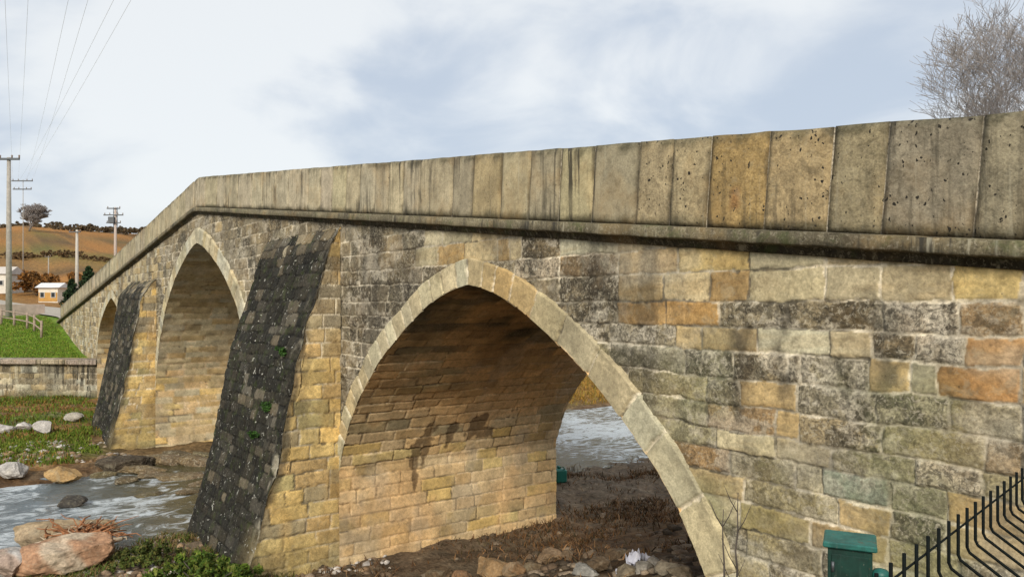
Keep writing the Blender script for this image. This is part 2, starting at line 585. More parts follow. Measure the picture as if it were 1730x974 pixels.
def masonry(name, s, t, P, lay, mat, parent, seed=0, jw=0.02, depth=0.02, rough=0.012, keep=None, mortar=MORTAR, wob=0.012,
            colvar=0.16, post=None, offs=0.012, mort_amt=0.85, flip=False):
    S, T = np.meshgrid(s, t)
    wS = S + (fbm(S * 3, T * 3, seed + 5, 3) - .5) * wob * 4 + (vnoise(S * 14, T * 14, seed + 3) - .5) * wob
    wT = T + (fbm(S * 2.2 + 50, T * 3, seed + 6, 3) - .5) * wob * 4 + (vnoise(S * 14 + 9, T * 14, seed + 4) - .5) * wob
    col, mot, bid, dist = lay.eval(wS, wT, jw)
    rb = _hash(bid, bid * 0 + 3, seed + 11); rb2 = _hash(bid, bid * 0 + 7, seed + 12); rb3 = _hash(bid, bid * 0 + 9, seed + 13)
    col = col * (1 + (rb[..., None] - .5) * 2 * colvar)
    col = col * (1 + (rb3[..., None] - .5) * np.array([0.12, 0.0, -0.2]))
    # some joints washed out, some pale with repointing
    jvis = sstep(fbm(S * .9, T * .9, seed + 20, 3), 0.32, 0.58)
    dist = dist + (vnoise(S * 21, T * 21, seed + 40) - .55) * jw * 1.0 + (fbm(S * 6, T * 6, seed + 41, 2) - .5) * jw * 1.2
    m = 1 - sstep(dist, jw * .55, jw * .9)
    mcol = mortar * (0.62 + 0.5 * jvis[..., None]) * (0.85 + 0.3 * vnoise(S * 9, T * 9, seed + 21)[..., None])
    dark = sstep(fbm(S * 1.3 + 7, T * 1.3, seed + 22, 3), 0.555, 0.62)[..., None]
    mcol = mcol * (1 - .82 * dark)
    col = col * (1 - (m * mort_amt)[..., None]) + mcol * (m * mort_amt)[..., None]
    # broken, rubbed edges a little paler or darker
    edge = (1 - sstep(dist, jw, jw * 3.0)) * (1 - m)
    col = col * (1 + edge[..., None] * (vnoise(S * 8, T * 8, seed + 23)[..., None] - .55) * .6)
    hgt = -depth * (1 - sstep(dist, jw * .5, jw * 1.35)) + (rb2 - .5) * 2 * offs
    hgt = hgt + (fbm(S * 5, T * 5, seed + 30, 4, .6) - .5) * rough * 2 * (0.6 + mot)
    if post is not None:
        col, mot, hgt = post(S, T, col, mot, hgt, m)
    V = P(S, T, hgt)
    ns, nt_ = len(s), len(t)
    idx = np.arange(ns * nt_).reshape(nt_, ns)
    q = np.stack([idx[:-1, :-1], idx[:-1, 1:], idx[1:, 1:], idx[1:, :-1]], -1).reshape(-1, 4)
    if keep is not None:
        sc_ = .5 * (S[:-1, :-1] + S[1:, 1:]); tcn = .5 * (T[:-1, :-1] + T[1:, 1:])
        q = q[keep(sc_, tcn).ravel()]
    if flip:
        q = q[:, ::-1]
    V = V.reshape(-1, 3)
    used = np.zeros(len(V), bool); used[q.ravel()] = True
    remap = np.cumsum(used) - 1
    C = np.concatenate([col, mot[..., None] * (1 - m[..., None] * .7)], -1).reshape(-1, 4)
    return obj(name, V[used], remap[q], mat, parent, np.clip(C[used], 0.004, 1))


# ------------------------------------------------------------------ the bridge
XP = -26.2; SL = 0.1115


def z_base(x):        # foot of the parapet (top of the cornice)
    return 3.13 - SL * np.sqrt((np.asarray(x, float) - XP) ** 2 + 0.04)


PAR_H = 0.965
BW = 5.7              # width of the bridge
ARCHES = [
    dict(cx=-10.0, half=[(0, .29), (.45, .215), (.9, .085), (1.4, -.12), (2.05, -.46), (2.8, -.92), (3.35, -1.36), (3.9, -1.86), (4.27, -2.3), (4.6, -2.84), (4.86, -3.45)], th=.43, floor=-6.3),
    dict(cx=-26.2, half=[(0, 1.96), (.6, 1.84), (1.4, 1.58), (2.9, .9), (4.17, .02), (5.0, -.9), (5.5, -1.65), (5.95, -2.5), (6.2, -3.3)], th=.5, floor=-6.3),
    dict(cx=-42.6, half=[(0, .26), (.5, .17), (1.1, -.02), (1.85, -.28), (2.75, -.68), (3.5, -1.12), (4.06, -1.65), (4.4, -2.3), (4.52, -2.9)], th=.45, floor=-6.0),
]


def catmull(pts, n):
    pts = np.array(pts, float)
    p = np.vstack([2 * pts[0] - pts[1], pts, 2 * pts[-1] - pts[-2]])
    out = []
    for i in range(1, len(p) - 2):
        for k in range(n):
            t = k / n
            out.append(.5 * ((2 * p[i]) + (-p[i - 1] + p[i + 1]) * t + (2 * p[i - 1] - 5 * p[i] + 4 * p[i + 1] - p[i + 2]) * t * t + (-p[i - 1] + 3 * p[i] - 3 * p[i + 1] + p[i + 2]) * t ** 3))
    out.append(pts[-1])
    return np.array(out)


for A in ARCHES:
    h = catmull(A['half'], 8)
    left = np.column_stack([-h[::-1, 0], h[::-1, 1]])
    arc = np.vstack([left, h[1:]])
    A['arc'] = arc                                    # springing to springing
    full = np.vstack([[[arc[0, 0], A['floor']]], arc, [[arc[-1, 0], A['floor']]]])
    A['full'] = full
    for key in ('arc', 'full'):
        c = A[key]
        l = np.concatenate([[0], np.cumsum(np.hypot(*np.diff(c, axis=0).T))])
        A[key + '_l'] = l

    def sample(lq, key, A=A):
        c = A[key]; l = A[key + '_l']
        x = np.interp(lq, l, c[:, 0]); z = np.interp(lq, l, c[:, 1])
        e = .06
        tx = np.interp(lq + e, l, c[:, 0]) - np.interp(lq - e, l, c[:, 0]); tz = np.interp(lq + e, l, c[:, 1]) - np.interp(lq - e, l, c[:, 1])
        n = np.hypot(tx, tz) + 1e-9
        return x, z, -tz / n, tx / n                  # outward (away from the opening) normal
    A['sample'] = sample
    lq = np.linspace(0, A['arc_l'][-1], 300)
    x, z, nx, nz = sample(lq, 'arc')
    ex, ez = x + nx * A['th'] * .6, z + nz * A['th'] * .6
    o = np.argsort(ex)
    A['mid'] = (ex[o], ez[o])


def in_opening(x, z):
    r = np.zeros(np.shape(x), bool)
    for A in ARCHES:
        dx = x - A['cx']
        hw = A['arc'][-1, 0]
        zm = np.interp(dx, A['mid'][0], A['mid'][1], left=-99, right=-99)
        r |= (z < zm)
        r |= (np.abs(dx) < hw + .02) & (z < A['arc'][0, 1])
    return r


bridge = empty('stone_bridge', (-26.2, 2.85, -5.6),
               label='old hump backed stone bridge with three pointed arches and a solid slab parapet', cat='bridge')


def build_spandrel():
    # hand-read courses of the near abutment; columns measured on the photograph
    zb = [-2.85, -2.55, -2.27, -2.02, -1.77, -1.52, -1.30, -1.04, -0.765, -0.49, -0.25, 0.016, 0.34, 0.62, 0.95]
    rows = [
        ([1180, 1300, 1420, 1560, 1730], 'EGEG'),
        ([1175, 1260, 1390, 1500, 1620, 1730], 'GEGEG'),
        ([1170, 1250, 1370, 1500, 1620, 1730], 'LYTEG'),
        ([1150, 1255, 1415, 1505, 1600, 1730], 'TETGT'),
        ([1130, 1230, 1340, 1390, 1500, 1600, 1730], 'BEEQET'),
        ([1100, 1210, 1310, 1405, 1550, 1660, 1730], 'ELSEWE'),
        ([1085, 1195, 1310, 1350, 1490, 1665, 1730], 'EBTGEB'),
        ([1060, 1195, 1250, 1345, 1480, 1600, 1730], 'EGTGGE'),
        ([1030, 1155, 1240, 1330, 1350, 1465, 1540, 1582, 1730], 'EGGGGTLR'),
        ([1000, 1140, 1185, 1280, 1400, 1470, 1545, 1630, 1730], 'GTTLPDWR'),
        ([960, 1042, 1125, 1216, 1330, 1490, 1620, 1730], 'GOOGGWB'),
        ([945, 1044, 1120, 1200, 1265, 1394, 1490, 1612, 1730], 'DTPOLPPA'),
        ([870, 945, 1044, 1145, 1265, 1394, 1490, 1612, 1730], 'WBTALPPA'),
        ([860, 880, 945, 1042, 1145, 1265, 1394, 1730], 'PDLPPPP'),
    ]
    r = random.Random(3)

    def pick(x, z, r):
        if x > -2.4: return r.choice('GETRAEBW')
        if x > -14.9:
            if z > .66 and x > -11.7: return r.choice('PPLTP')
            if x > -9: return r.choice('GEDHE')
            return r.choice('GHGHDWG')
        if x > -20: return r.choice('HHGGD')
        if x > -32.5:
            return r.choice('HHDGGHS') if z > -1.5 else r.choice('HSGSS')
        return r.choice('SSHXPS')
    bounds = list(rand_courses(-6.6, -2.85 - .1, .29, .12, r)); bounds = [b for b in bounds if b < -2.95] + zb
    z = 0.95
    while z < 4: z += r.uniform(.26, .33); bounds.append(z)
    J = []; C = []
    for k in range(len(bounds) - 1):
        z0, z1 = bounds[k], bounds[k + 1]; zm = .5 * (z0 + z1)
        hand = None
        for i in range(len(zb) - 1):
            if abs(zb[i] - z0) < 1e-6: hand = rows[i]
        xr = facade_x(1730)
        lo = facade_x(hand[0][0]) if hand else 9.0
        j = [-72.0]
        while j[-1] < lo - .9: j.append(j[-1] + r.uniform(.42, .95) * (.72 if j[-1] < -14 else 1))
        if hand:
            j += [facade_x(u) for u in hand[0]]
            jl = len(hand[0]) - 1
            while j[-1] < 9: j.append(j[-1] + r.uniform(.5, 1.1))
        J.append(j)
        cc = []
        n0 = len(j)
        hs = [i for i in range(n0) if hand and abs(j[i] - lo) < 1e-9]
        for i in range(n0 - 1):
            if hand and hs[0] <= i < hs[0] + jl: cc.append(hand[1][i - hs[0]])
            else: cc.append(pick(.5 * (j[i] + j[i + 1]), zm, r))
        C.append(cc)
    lay = Layout(bounds, J, C)
    s = [8.0]
    while s[-1] > -70:
        x = s[-1]; D = .589 * 6.5 - .808 * x
        s.append(x - (.0125 * max(1, D / 8.5) ** 1.7 if x < -1.5 else .08))
    s = np.array(s[::-1])
    t = np.concatenate([np.arange(-6.4, -2.8, .026), np.arange(-2.8, 1.0, .014), np.arange(1.0, 3.2, .024)])

    def keep(x, z):
        k = ~in_opening(x, z)
        k &= z < z_base(x) - .10
        k &= ~((x < -48) & (z < -4.9))
        k &= ~((x > -4.3) & (z < -3.2))
        k &= ~((x > -19.2) & (x < -15.05) & (z < .9))
        k &= ~((x > -37.3) & (x < -32.6) & (z < .2))
        return k

    def post(S, T, col, mot, hgt, m):
        # crust of soot and lichen under the cornice beyond the near arch, whitish leaching lower down
        zone = sstep(S, -16.0, -14) * (1 - sstep(S, -9.5, -8)) * sstep(T, -1.6, -.2)
        n = fbm(S * 1.1, T * 1.1, 91, 4)
        k = (zone * sstep(n, .42, .62) * .55)[..., None]
        col = col * (1 - k) + np.array([.075, .062, .045]) * k
        gold = (1 - sstep(T, -4.0, -2.4)) * (S < -14)
        col = col * (1 - .55 * gold[..., None]) + np.array([.40, .29, .125]) * .55 * gold[..., None]
        # dark vertical run-off marks
        st = sstep(vnoise(S * 1.1, T * .12, 77), .70, .86) * sstep(fbm(S * 4, T * .6, 78, 3), .35, .6)
        k = (st * .6)[..., None]
        col = col * (1 - k) + np.array([.04, .036, .03]) * k
        # soot crust and pale bloom, broken up, on the old stones only
        fine_ = fbm(S * 13, T * 15, 57, 4, .6) - .5
        crust = sstep(fbm(S * 2.1, T * 3.0, 58, 4) + .55 * fine_, .50, .57) * np.clip(mot, 0, 1) * (1 - m)
        col = col * (1 - .78 * crust[..., None]) + np.array([.045, .038, .028]) * .78 * crust[..., None]
        bloom = sstep(fbm(S * 2.4 + 20, T * 3.2, 59, 4) - .55 * fine_, .53, .60) * np.clip(mot * 1.2, 0, 1) * (1 - crust)
        col = col * (1 - .6 * bloom[..., None]) + np.array([.58, .52, .41]) * .6 * bloom[..., None]
        # bedding bands in the fresh stones
        bed_ = sstep(vnoise(S * 1.5 + T * 9, T * 14 - S * 2, 54), .55, .8) * (1 - np.clip(mot * 2, 0, 1)) * .3
        col = col * (1 - bed_[..., None]) + col * np.array([.72, .58, .42]) * bed_[..., None]
        # named run-off stains below broken cornice joints
        for (u_, w_, z1_, z0_) in [(1240, .13, -.2, -2.1), (1500, .16, .1, -1.1), (1330, .12, .0, -1.2), (1015, .22, .55, -.3), (905, .2, .8, .2), (1120, .09, .1, -.25), (1430, .1, -.5, -1.3)]:
            xx_ = facade_x(u_) + (fbm(T * 2.0, T * 0 + u_, 79, 3) - .5) * .25
            g_ = np.exp(-((S - xx_) / w_) ** 2) * sstep(T, z0_, z0_ + .5) * (1 - sstep(T, z1_ - .1, z1_ + .1))
            k = (g_ * sstep(fbm(S * 7, T * 5, 80, 3), .30, .6) * .8)[..., None]
            col = col * (1 - k) + np.array([.06, .052, .04]) * k
        # green algae towards the foot of the near abutment
        al = sstep(S, -8, -5) * sstep(fbm(S * .9, T * 1.3, 55, 4), .42, .7) * (1 - sstep(T, -1.2, .1)) * .5
        col = col * (1 - al[..., None]) + np.array([.19, .21, .10]) * al[..., None]
        # washed, whitish bloom in places
        bl = sstep(fbm(S * 1.2, T * 2.0, 56, 4), .55, .75) * (S > -9) * .4
        col = col * (1 - bl[..., None]) + np.array([.42, .385, .30]) * bl[..., None]
        # freshly cut replacement blocks are flat, others rough
        hgt = np.where(mot < .2, hgt * .7, hgt * 1.25)
        return col, mot, hgt
    masonry('spandrel_wall', s, t, lambda S, T, H: np.stack([S, -H, T], -1), lay, M_ASHLAR, bridge, seed=2, jw=.016, depth=.012, rough=.016,
            keep=keep, post=post, wob=.014)
    # upstream face, seen only from the other side
    s2 = np.arange(-70, 8, .25); t2 = np.arange(-6.4, 3.2, .12)
    lay2 = rand_layout(-72, 9, -6.6, 4, .3, .5, 1.0, lambda x, z, r: r.choice('SHGTEP'), 12)
    masonry('spandrel_wall', s2, t2, lambda S, T, H: np.stack([S, BW + H, T], -1), lay2, M_ASHLAR, bridge, seed=5, jw=.03, depth=.02,
            keep=lambda x, z: (~in_opening(x, z)) & (z < z_base(x) - .1) & ~((x > -3) & (z < -3.4)), flip=True)


def build_arches():
    for k, A in enumerate(ARCHES):
        cx = A['cx']; smp = A['sample']
        near = k == 0
        # ---- ring of voussoirs on the downstream face
        Lr = A['arc_l'][-1]
        r = random.Random(40 + k)
        j = [-.1]
        while j[-1] < Lr + .1:
            f = j[-1] / Lr
            if near: step = r.uniform(.30, .42) if f < .56 else r.uniform(.52, .78)
            else: step = r.uniform(.35, .5)
            j.append(j[-1] + step)
        codes = []
        for i in range(len(j) - 1):
            f = j[i] / Lr
            codes.append(r.choice('LLPPP') if near and f < .56 else (r.choice('LLPLP') if near else r.choice('XPXLX')))
        if near:
            for i in range(len(j) - 1):
                if abs(j[i] / Lr - .555) < .03: codes[i] = 'T'
        lay = Layout([-.2, A['th'] + .4], [j], [codes])
        res = .02 if near else .035
        s = np.arange(0, Lr + res * .5, res); t = np.arange(0, A['th'] + .001, res)
        if near: t = np.append(t, A['th'])

        def P(S, T, H, smp=smp, cx=cx, A=A):
            x, z, nx, nz = smp(S, 'arc')
            edge = sstep(T, 0, .05)
            tt = T * (1 + 0.06 * (vnoise(S * 1.9, S * 0, 7) - .5) * 2)
            back = np.where(T > A['th'] - .03, .08, 0)
            return np.stack([cx + x + nx * tt, -(.045 + H) + back, z + nz * tt], -1)

        def post(S, T, col, mot, hgt, m, near=near):
            dk = sstep(fbm(S * 1.6, T * 2.5, 63, 4), .54, .74)[..., None] * .3
            col = col * (1 - dk) + np.array([.10, .09, .055]) * dk
            return col, mot * .5, hgt
        masonry('arch_ring', s, t, P, lay, M_RING, bridge, seed=60 + k, jw=.018, depth=.035, colvar=.12, rough=.01, post=post, offs=.012, wob=.01)
        # ---- barrel (the vault with the two pier faces below it)
        Lf = A['full_l'][-1]
        x0 = -.045
        res = .024 if near else .06
        s = np.arange(x0, BW + .02, res); t = np.linspace(0, Lf, int(Lf / res))

        def pick(y, l, r, Lf=Lf, k=k, A=A):
            f = l / Lf
            xx, zz, _, _ = A['sample'](np.array([l]), 'full')
            if zz[0] > A['arc'][0, 1] + 2.2: return r.choice('VVHSV' if k == 0 else 'PSPXS')
            if zz[0] > A['arc'][0, 1] + .6: return r.choice('VVVTVS' if k == 0 else 'SPPTP')
            return r.choice('VVVVTVA' if k == 0 else 'PTTVAP')
        lay = rand_layout(-.5, BW + .5, -.3, Lf + .3, .27, .45, 1.0, pick, 70 + k, .12)

        def P2(S, T, H, smp=smp, cx=cx):
            x, z, nx, nz = smp(T, 'full')
            return np.stack([cx + x - nx * H, S, z - nz * H], -1)

        def post2(S, T, col, mot, hgt, m, k=k, smp=smp):
            x, z, _, _ = smp(T, 'full')
            # soot, damp and painted shade up in the crown; lime and glow-tinted rust washes
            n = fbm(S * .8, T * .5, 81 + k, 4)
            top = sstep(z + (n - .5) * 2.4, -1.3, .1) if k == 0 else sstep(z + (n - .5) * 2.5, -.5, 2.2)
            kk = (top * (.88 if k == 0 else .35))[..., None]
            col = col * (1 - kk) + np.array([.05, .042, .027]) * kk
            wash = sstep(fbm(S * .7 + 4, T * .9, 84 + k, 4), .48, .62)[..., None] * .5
            base = np.array([.70, .43, .195]) if k == 0 else np.array([.50, .40, .25])  # near vault: warm low glow painted into the wash colour
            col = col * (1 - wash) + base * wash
            lim = sstep(fbm(S * 1.3 + 9, T * 1.1, 87 + k, 4), .58, .7)[..., None] * .3
            col = col * (1 - lim) + np.array([.42, .37, .29]) * lim
            if k == 0:
                # the long dark wet holes in the pier face below the springing
                reg = np.exp(-(((S - 3.0) / 1.5) ** 2 + ((z + 2.75 - (S - 3) * .25) / .62) ** 2) ** 2) * (x < 0)
                drip = fbm(S * 3.1 + .35 * vnoise(S * 9, z * 9, 35), z * .75, 36, 4, .6)
                jag = fbm(S * 9, z * 9, 37, 3)
                row = np.floor(T / .27 + (jag - .5) * .25); cel = np.floor(S / .46 + .5 * (row % 2) + (jag - .5) * .3)
                hl = (_hash(cel, row, 39) > .93) * sstep(reg + .3 * (jag - .5), .3, .45) * sstep(drip + .3 * (jag - .5), .36, .46)
                long_ = 0
                for (y_, w_, z0_, z1_) in [(1.70, .15, -4.3, -2.85), (1.92, .17, -3.7, -2.55), (2.5, .14, -3.4, -2.6), (3.05, .16, -3.3, -2.55), (3.28, .13, -3.05, -2.45)]:
                    g_ = np.exp(-((S - y_ + .05 * (vnoise(z * 3, z * 0 + y_, 38) - .5)) / (w_ * (.35 + .65 * sstep(z, z0_, z1_ - .3)))) ** 2) * sstep(z, z0_, z0_ + .3) * (1 - sstep(z, z1_ - .12, z1_ + .08)) * (x < 0)
                    long_ = np.maximum(long_, g_)
                hl = np.clip(np.maximum(hl * .8, sstep(long_ + 1.1 * (jag - .5) + .5 * (drip - .5), .35, .62) * .9), 0, 1)
                col = col * (1 - .82 * hl[..., None]) + np.array([.085, .05, .024]) * .82 * hl[..., None]
                hgt = hgt - .012 * hl
            return col, mot, hgt
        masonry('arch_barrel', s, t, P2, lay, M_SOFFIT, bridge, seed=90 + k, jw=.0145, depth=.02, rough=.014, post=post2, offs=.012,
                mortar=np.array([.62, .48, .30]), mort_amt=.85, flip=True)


def pz(profile):
    p = np.array(profile[::-1])
    return lambda z: np.interp(z, p[:, 0], p[:, 1])


def build_buttresses():
    spec = [
        (-19.35, -14.9, [(1.62, -.02), (1.22, .2), (.5, .4), (-.4, .7), (-1.15, .95), (-2.2, 1.15), (-3.34, 1.36), (-4.3, 1.62), (-5.04, 1.84), (-6.4, 2.2)], -6.2, .03, 1),
        (-37.5, -32.45, [(.95, -.02), (.6, .3), (.3, .52), (-1.0, .74), (-2.2, .95), (-4.2, 1.35), (-5.3, 1.6), (-6.4, 1.8)], -6.2, .06, 2),
    ]
    for (xa, xb, prof, zb, res, sd) in spec:
        p = pz(prof)
        ztop = prof[0][0]; zcap = prof[1][0]
        b = empty('buttress', ((xa + xb) / 2, -.9, -5.6))
        b.parent = bridge
        b.location = np.array(b.location) - world_off(bridge)
        # front: black crusted courses
        s = np.arange(xa, xb + res * .6, res); t = np.arange(zb, ztop, res)
        s[-1] = xb

        def pick(x, z, r, zcap=zcap):
            if z > zcap - .2 and r.random() < .8: return r.choice('CHC')
            return r.choice('KKKNNKKKKC')
        lay = rand_layout(xa - 1, xb + 1, zb - .2, ztop + .2, .245, .26, .62, pick, 100 + sd, .25)

        def P(S, T, H, p=p, xb=xb, sd=sd):
            nudge = np.where(S > xb - .25, (vnoise(T * 2.4, T * 0, sd) - .5) * .10 * sstep(S, xb - .25, xb), 0)
            return np.stack([S + nudge * .5, -(p(T) + H + nudge), T], -1)

        def post(S, T, col, mot, hgt, m, xb=xb, xa=xa):
            # pale lichen runs near the weathered arris, bare stone at the foot
            e = sstep(S, xb - .45, xb) * sstep(fbm(S * 3, T * 2.2, 14, 3), .52, .66) * .8
            col = col * (1 - e[..., None]) + np.array([.40, .36, .27]) * e[..., None]
            g = (1 - sstep(T, -4.9, -4.2)) * sstep(S, xb - 1.2, xb) * .6
            col = col * (1 - g[..., None]) + np.array([.22, .17, .08]) * g[..., None]
            return col, mot, hgt
        masonry('front_face', s, t, P, lay, M_DARK, b, seed=110 + sd, jw=.014, depth=.022, rough=.03, offs=.014, mortar=np.array([.012, .011, .009]), colvar=.45, post=post, wob=.024)
        # the two flanks
        for side, xx in ((1, xb), (-1, xa)):
            tt = np.arange(zb, ztop, res); ss = np.linspace(0, 1, int(1.9 / res))

            def pick2(f, z, r):
                if z > -1.0: return r.choice('AHTSTH')
                return r.choice('AATTAYS')
            lay2 = rand_layout(-.3, 2.4, zb - .2, ztop + .2, .29, .38, .8, pick2 if side > 0 else (lambda f, z, r: r.choice('KNCH')), 120 + sd + side, .12)

            def P3(S, T, H, p=p, xx=xx, side=side, sd=sd):
                nudge = np.where(S > .85, (vnoise(T * 2.4, T * 0, sd) - .5) * .10, 0) if side > 0 else 0
                return np.stack([xx + side * H * np.where((S > .97), 0, 1), -S * (p(T) + nudge), T], -1)
            # evaluate the layout in metres
            class LM(Layout):
                pass
            lay2m = lay2
            orig = lay2m.eval
            lay2m.eval = (lambda S, T, jw, orig=orig, p=p: orig(S * p(T), T, jw))

            def post3(S, T, col, mot, hgt, m, side=side, p=p):
                if side > 0:
                    o = sstep(fbm(S * p(T) * 1.2, T * .8, 17, 4), .5, .7) * .45
                    col = col * (1 - o[..., None]) + np.array([.44, .27, .085]) * o[..., None]
                    foot = (1 - sstep(T, -5.2, -4.3)) * .5
                    col = col * (1 - foot[..., None]) + np.array([.30, .25, .11]) * foot[..., None]
                    ar = (sstep(S + (fbm(T * 2.5, S * 3, 18, 3) - .5) * .3, .88, 1.0) * .75)[..., None]
                    col = col * (1 - ar) + np.array([.06, .05, .035]) * ar
                    kk = (sstep(fbm(S * p(T) * 2.5, T * 2.2, 19, 4), .56, .68) * .5 * sstep(T, -3.6, -1.5))[..., None]
                    col = col * (1 - kk) + np.array([.10, .08, .05]) * kk
                return col, mot, hgt
            masonry('flank', ss, tt, P3, lay2m, M_PIER if side > 0 else M_DARK, b, seed=130 + sd + side, jw=.016, depth=.025, rough=.014, post=post3, offs=.014, wob=.01, flip=side > 0)


def build_parapet():
    rr = random.Random(11)
    # ---------- core and slabs
    us = [1650, 1493, 1400, 1293, 1195, 1132, 1075, 1000, 943, 893, 845, 797, 763, 707, 680, 655, 632, 607, 583, 560, 540, 520]
    jx = [facade_x(u) for u in us]
    cols = {0: (.20, .175, .11), 1: (.19, .165, .12), 2: (.235, .19, .095), 3: (.37, .25, .095), 4: (.36, .25, .105), 5: (.34, .26, .125), 6: (.33, .25, .125),
            7: (.23, .205, .13), 8: (.40, .35, .18), 9: (.27, .235, .15), 10: (.37, .315, .18), 11: (.30, .22, .09), 12: (.27, .235, .16), 13: (.38, .32, .2)}
    right = [facade_x(1730) + .55, facade_x(1730) + 1.4]
    while right[-1] < 7: right.append(right[-1] + rr.uniform(.7, 1.1))
    left = []
    x = jx[-1]
    while x > -65:
        x -= rr.uniform(.85, 1.35); left.append(x)
    jl = right[::-1] + jx + left
    lo, hi = jl[-1], jl[0]
    i0 = len(right)
    mcore = MB()

    def strip(mb, x0, x1, y0, y1, za, zb_, col=(.58, .51, .39), n=24):
        xs = list(np.linspace(x0, x1, n)) + ([XP] if x0 < XP < x1 else [])
        xs = sorted(xs)
        V = []
        for xx in xs:
            b = float(z_base(xx))
            V += [(xx, y0, b + za), (xx, y1, b + za), (xx, y1, b + zb_), (xx, y0, b + zb_)]
        Fc = []
        for i in range(len(xs) - 1):
            a = i * 4
            for q in range(4):
                w = (q + 1) % 4
                Fc.append((a + q, a + 4 + q, a + 4 + w, a + w))
        Fc.append((0, 1, 2, 3)); e = (len(xs) - 1) * 4; Fc.append((e + 3, e + 2, e + 1, e))
        mb.add(V, Fc, col)
    for face in (0, 1):
        mb = MB()
        y0, y1 = ((.03, .29) if face == 0 else (BW - .29, BW - .03))
        strip(mb, lo, hi, y0, y1, -.02, PAR_H - .012)
        core = mb.build('parapet', M_PARAPET, bridge, usecol=True)
        for i in range(len(jl) - 1):
            xb, xa = jl[i] - .010, jl[i + 1] + .010
            if face == 1 and i % 2: continue
            if face == 1: xa = jl[min(i + 2, len(jl) - 1)] + .011
            k = i - i0 + 1
            c = cols.get(k)
            if c is None:
                c = (.44, .385, .255) if k > 0 else (.22, .19, .13)
                f = rr.uniform(.75, 1.1); c = (c[0] * f, c[1] * f * rr.uniform(.96, 1.03), c[2] * f * rr.uniform(.9, 1.1))
            if k != 4: c = tuple(np.array(c) * .62 + np.array([.46, .395, .275]) * .38 * (.85 if k < 3 else 1.05))
            # a slab with worn, slightly broken edges; joints lean with the slope
            lean = .085 * (-1 if .5 * (xa + xb) > XP else 1) * -1
            nx_, nz_ = (max(4, int((xb - xa) / .05)), 18) if k < 46 and face == 0 else (4, 5)
            gx = np.linspace(0, 1, nx_); gz = np.linspace(0, 1, nz_)
            U, Wz = np.meshgrid(gx, gz)
            X = xa + (xb - xa) * U
            fr = rr.uniform(-.006, .008); dz_ = rr.uniform(-.005, .004)
            ed = np.minimum(np.minimum(U * (xb - xa), (1 - U) * (xb - xa)), np.minimum(Wz, 1 - Wz) * PAR_H)
            rel = (1 - sstep(ed, 0, .035)) * .018 + (fbm(X * 4 + k * 3, Wz * 4, 21, 3) - .5) * .02
            if face == 0: yf = 0.0 - fr + rel; yb = .305
            else: yf = BW + fr - rel; yb = BW - .305
            Zl = Wz * (PAR_H + dz_) + (fbm(X * 3, X * 0 + 2, 22, 3) - .5) * .016 * (Wz > .99)
            XX = X + lean * (Zl - .4)
            Zw = z_base(XX) + Zl
            Vf = np.stack([XX, yf + 0 * X, Zw], -1).reshape(-1, 3)
            Vb = Vf.copy(); Vb[:, 1] = yb
            n = nx_ * nz_
            idx = np.arange(n).reshape(nz_, nx_)
            q = np.stack([idx[:-1, :-1], idx[:-1, 1:], idx[1:, 1:], idx[1:, :-1]], -1).reshape(-1, 4)
            fcs = [q, q[:, ::-1] + n]
            ring = np.concatenate([idx[0, :-1], idx[:-1, -1], idx[-1, :0:-1], idx[:0:-1, 0]])
            nxt = np.roll(ring, -1)
            fcs.append(np.stack([nxt, ring, ring + n, nxt + n], -1))
            Fq = np.concatenate(fcs)
            if face == 1: Fq = Fq[:, ::-1]
            V = np.vstack([Vf, Vb])
            # dark mossy line along the foot and top arris, painted by growth not by shade
            Wv = np.concatenate([Wz.ravel()] * 2); Xv = np.concatenate([X.ravel()] * 2)
            g = (1 - sstep(Wv + (fbm(Xv * 5, Wv * 4, 24, 3) - .5) * .22, .02, .13)) * .8 + sstep(Wv + (fbm(Xv * 6, Wv * 3, 25, 3) - .5) * .24, .88, .99) * .75
            cc = np.array(c)[None] * (1 - g[:, None]) + np.array([.06, .055, .03])[None] * g[:, None]
            edx = np.minimum(Xv - xa, xb - Xv)
            dke = (1 - sstep(edx, .01, .06)) * sstep(fbm(Xv * 0 + k, Wv * 3, 29, 2), .45, .6) * .6
            cc = cc * (1 - dke[:, None]) + np.array([.04, .035, .025]) * dke[:, None]
            if k == 4:
                rs = np.exp(-(((Xv - xa) / (xb - xa) - .5) / .07) ** 2) * sstep(Wv, .17, .2) * (1 - sstep(Wv, .4, .44)) * .75
                cc = cc * (1 - rs[:, None]) + np.array([.26, .11, .04]) * rs[:, None]
            C = np.hstack([cc, np.full((len(V), 1), .15)])
            obj('parapet_slab', V, Fq, M_PITTED if k <= 6 else M_PARAPET, core, C, smooth=False)
        # ---------- cornice: slab with a hollow moulding under it
        sg = -1 if face == 0 else 1
        yb = 0 if face == 0 else BW
        prof = [(-.03, .0), (-.155, -.012), (-.165, -.122), (-.155, -.137), (-.07, -.145), (-.05, -.165), (-.03, -.225), (.06, -.235), (.06, 0)]
        xs = np.concatenate([np.arange(-66, -24, .3), np.arange(-24, -12, .12), np.arange(-12, 7.6, .05)])
        xs = np.sort(np.append(xs, XP))
        if face == 1: xs = xs[::6]
        rows = []
        jc = rand_joints(-67, 8, .9, 1.7, rr)
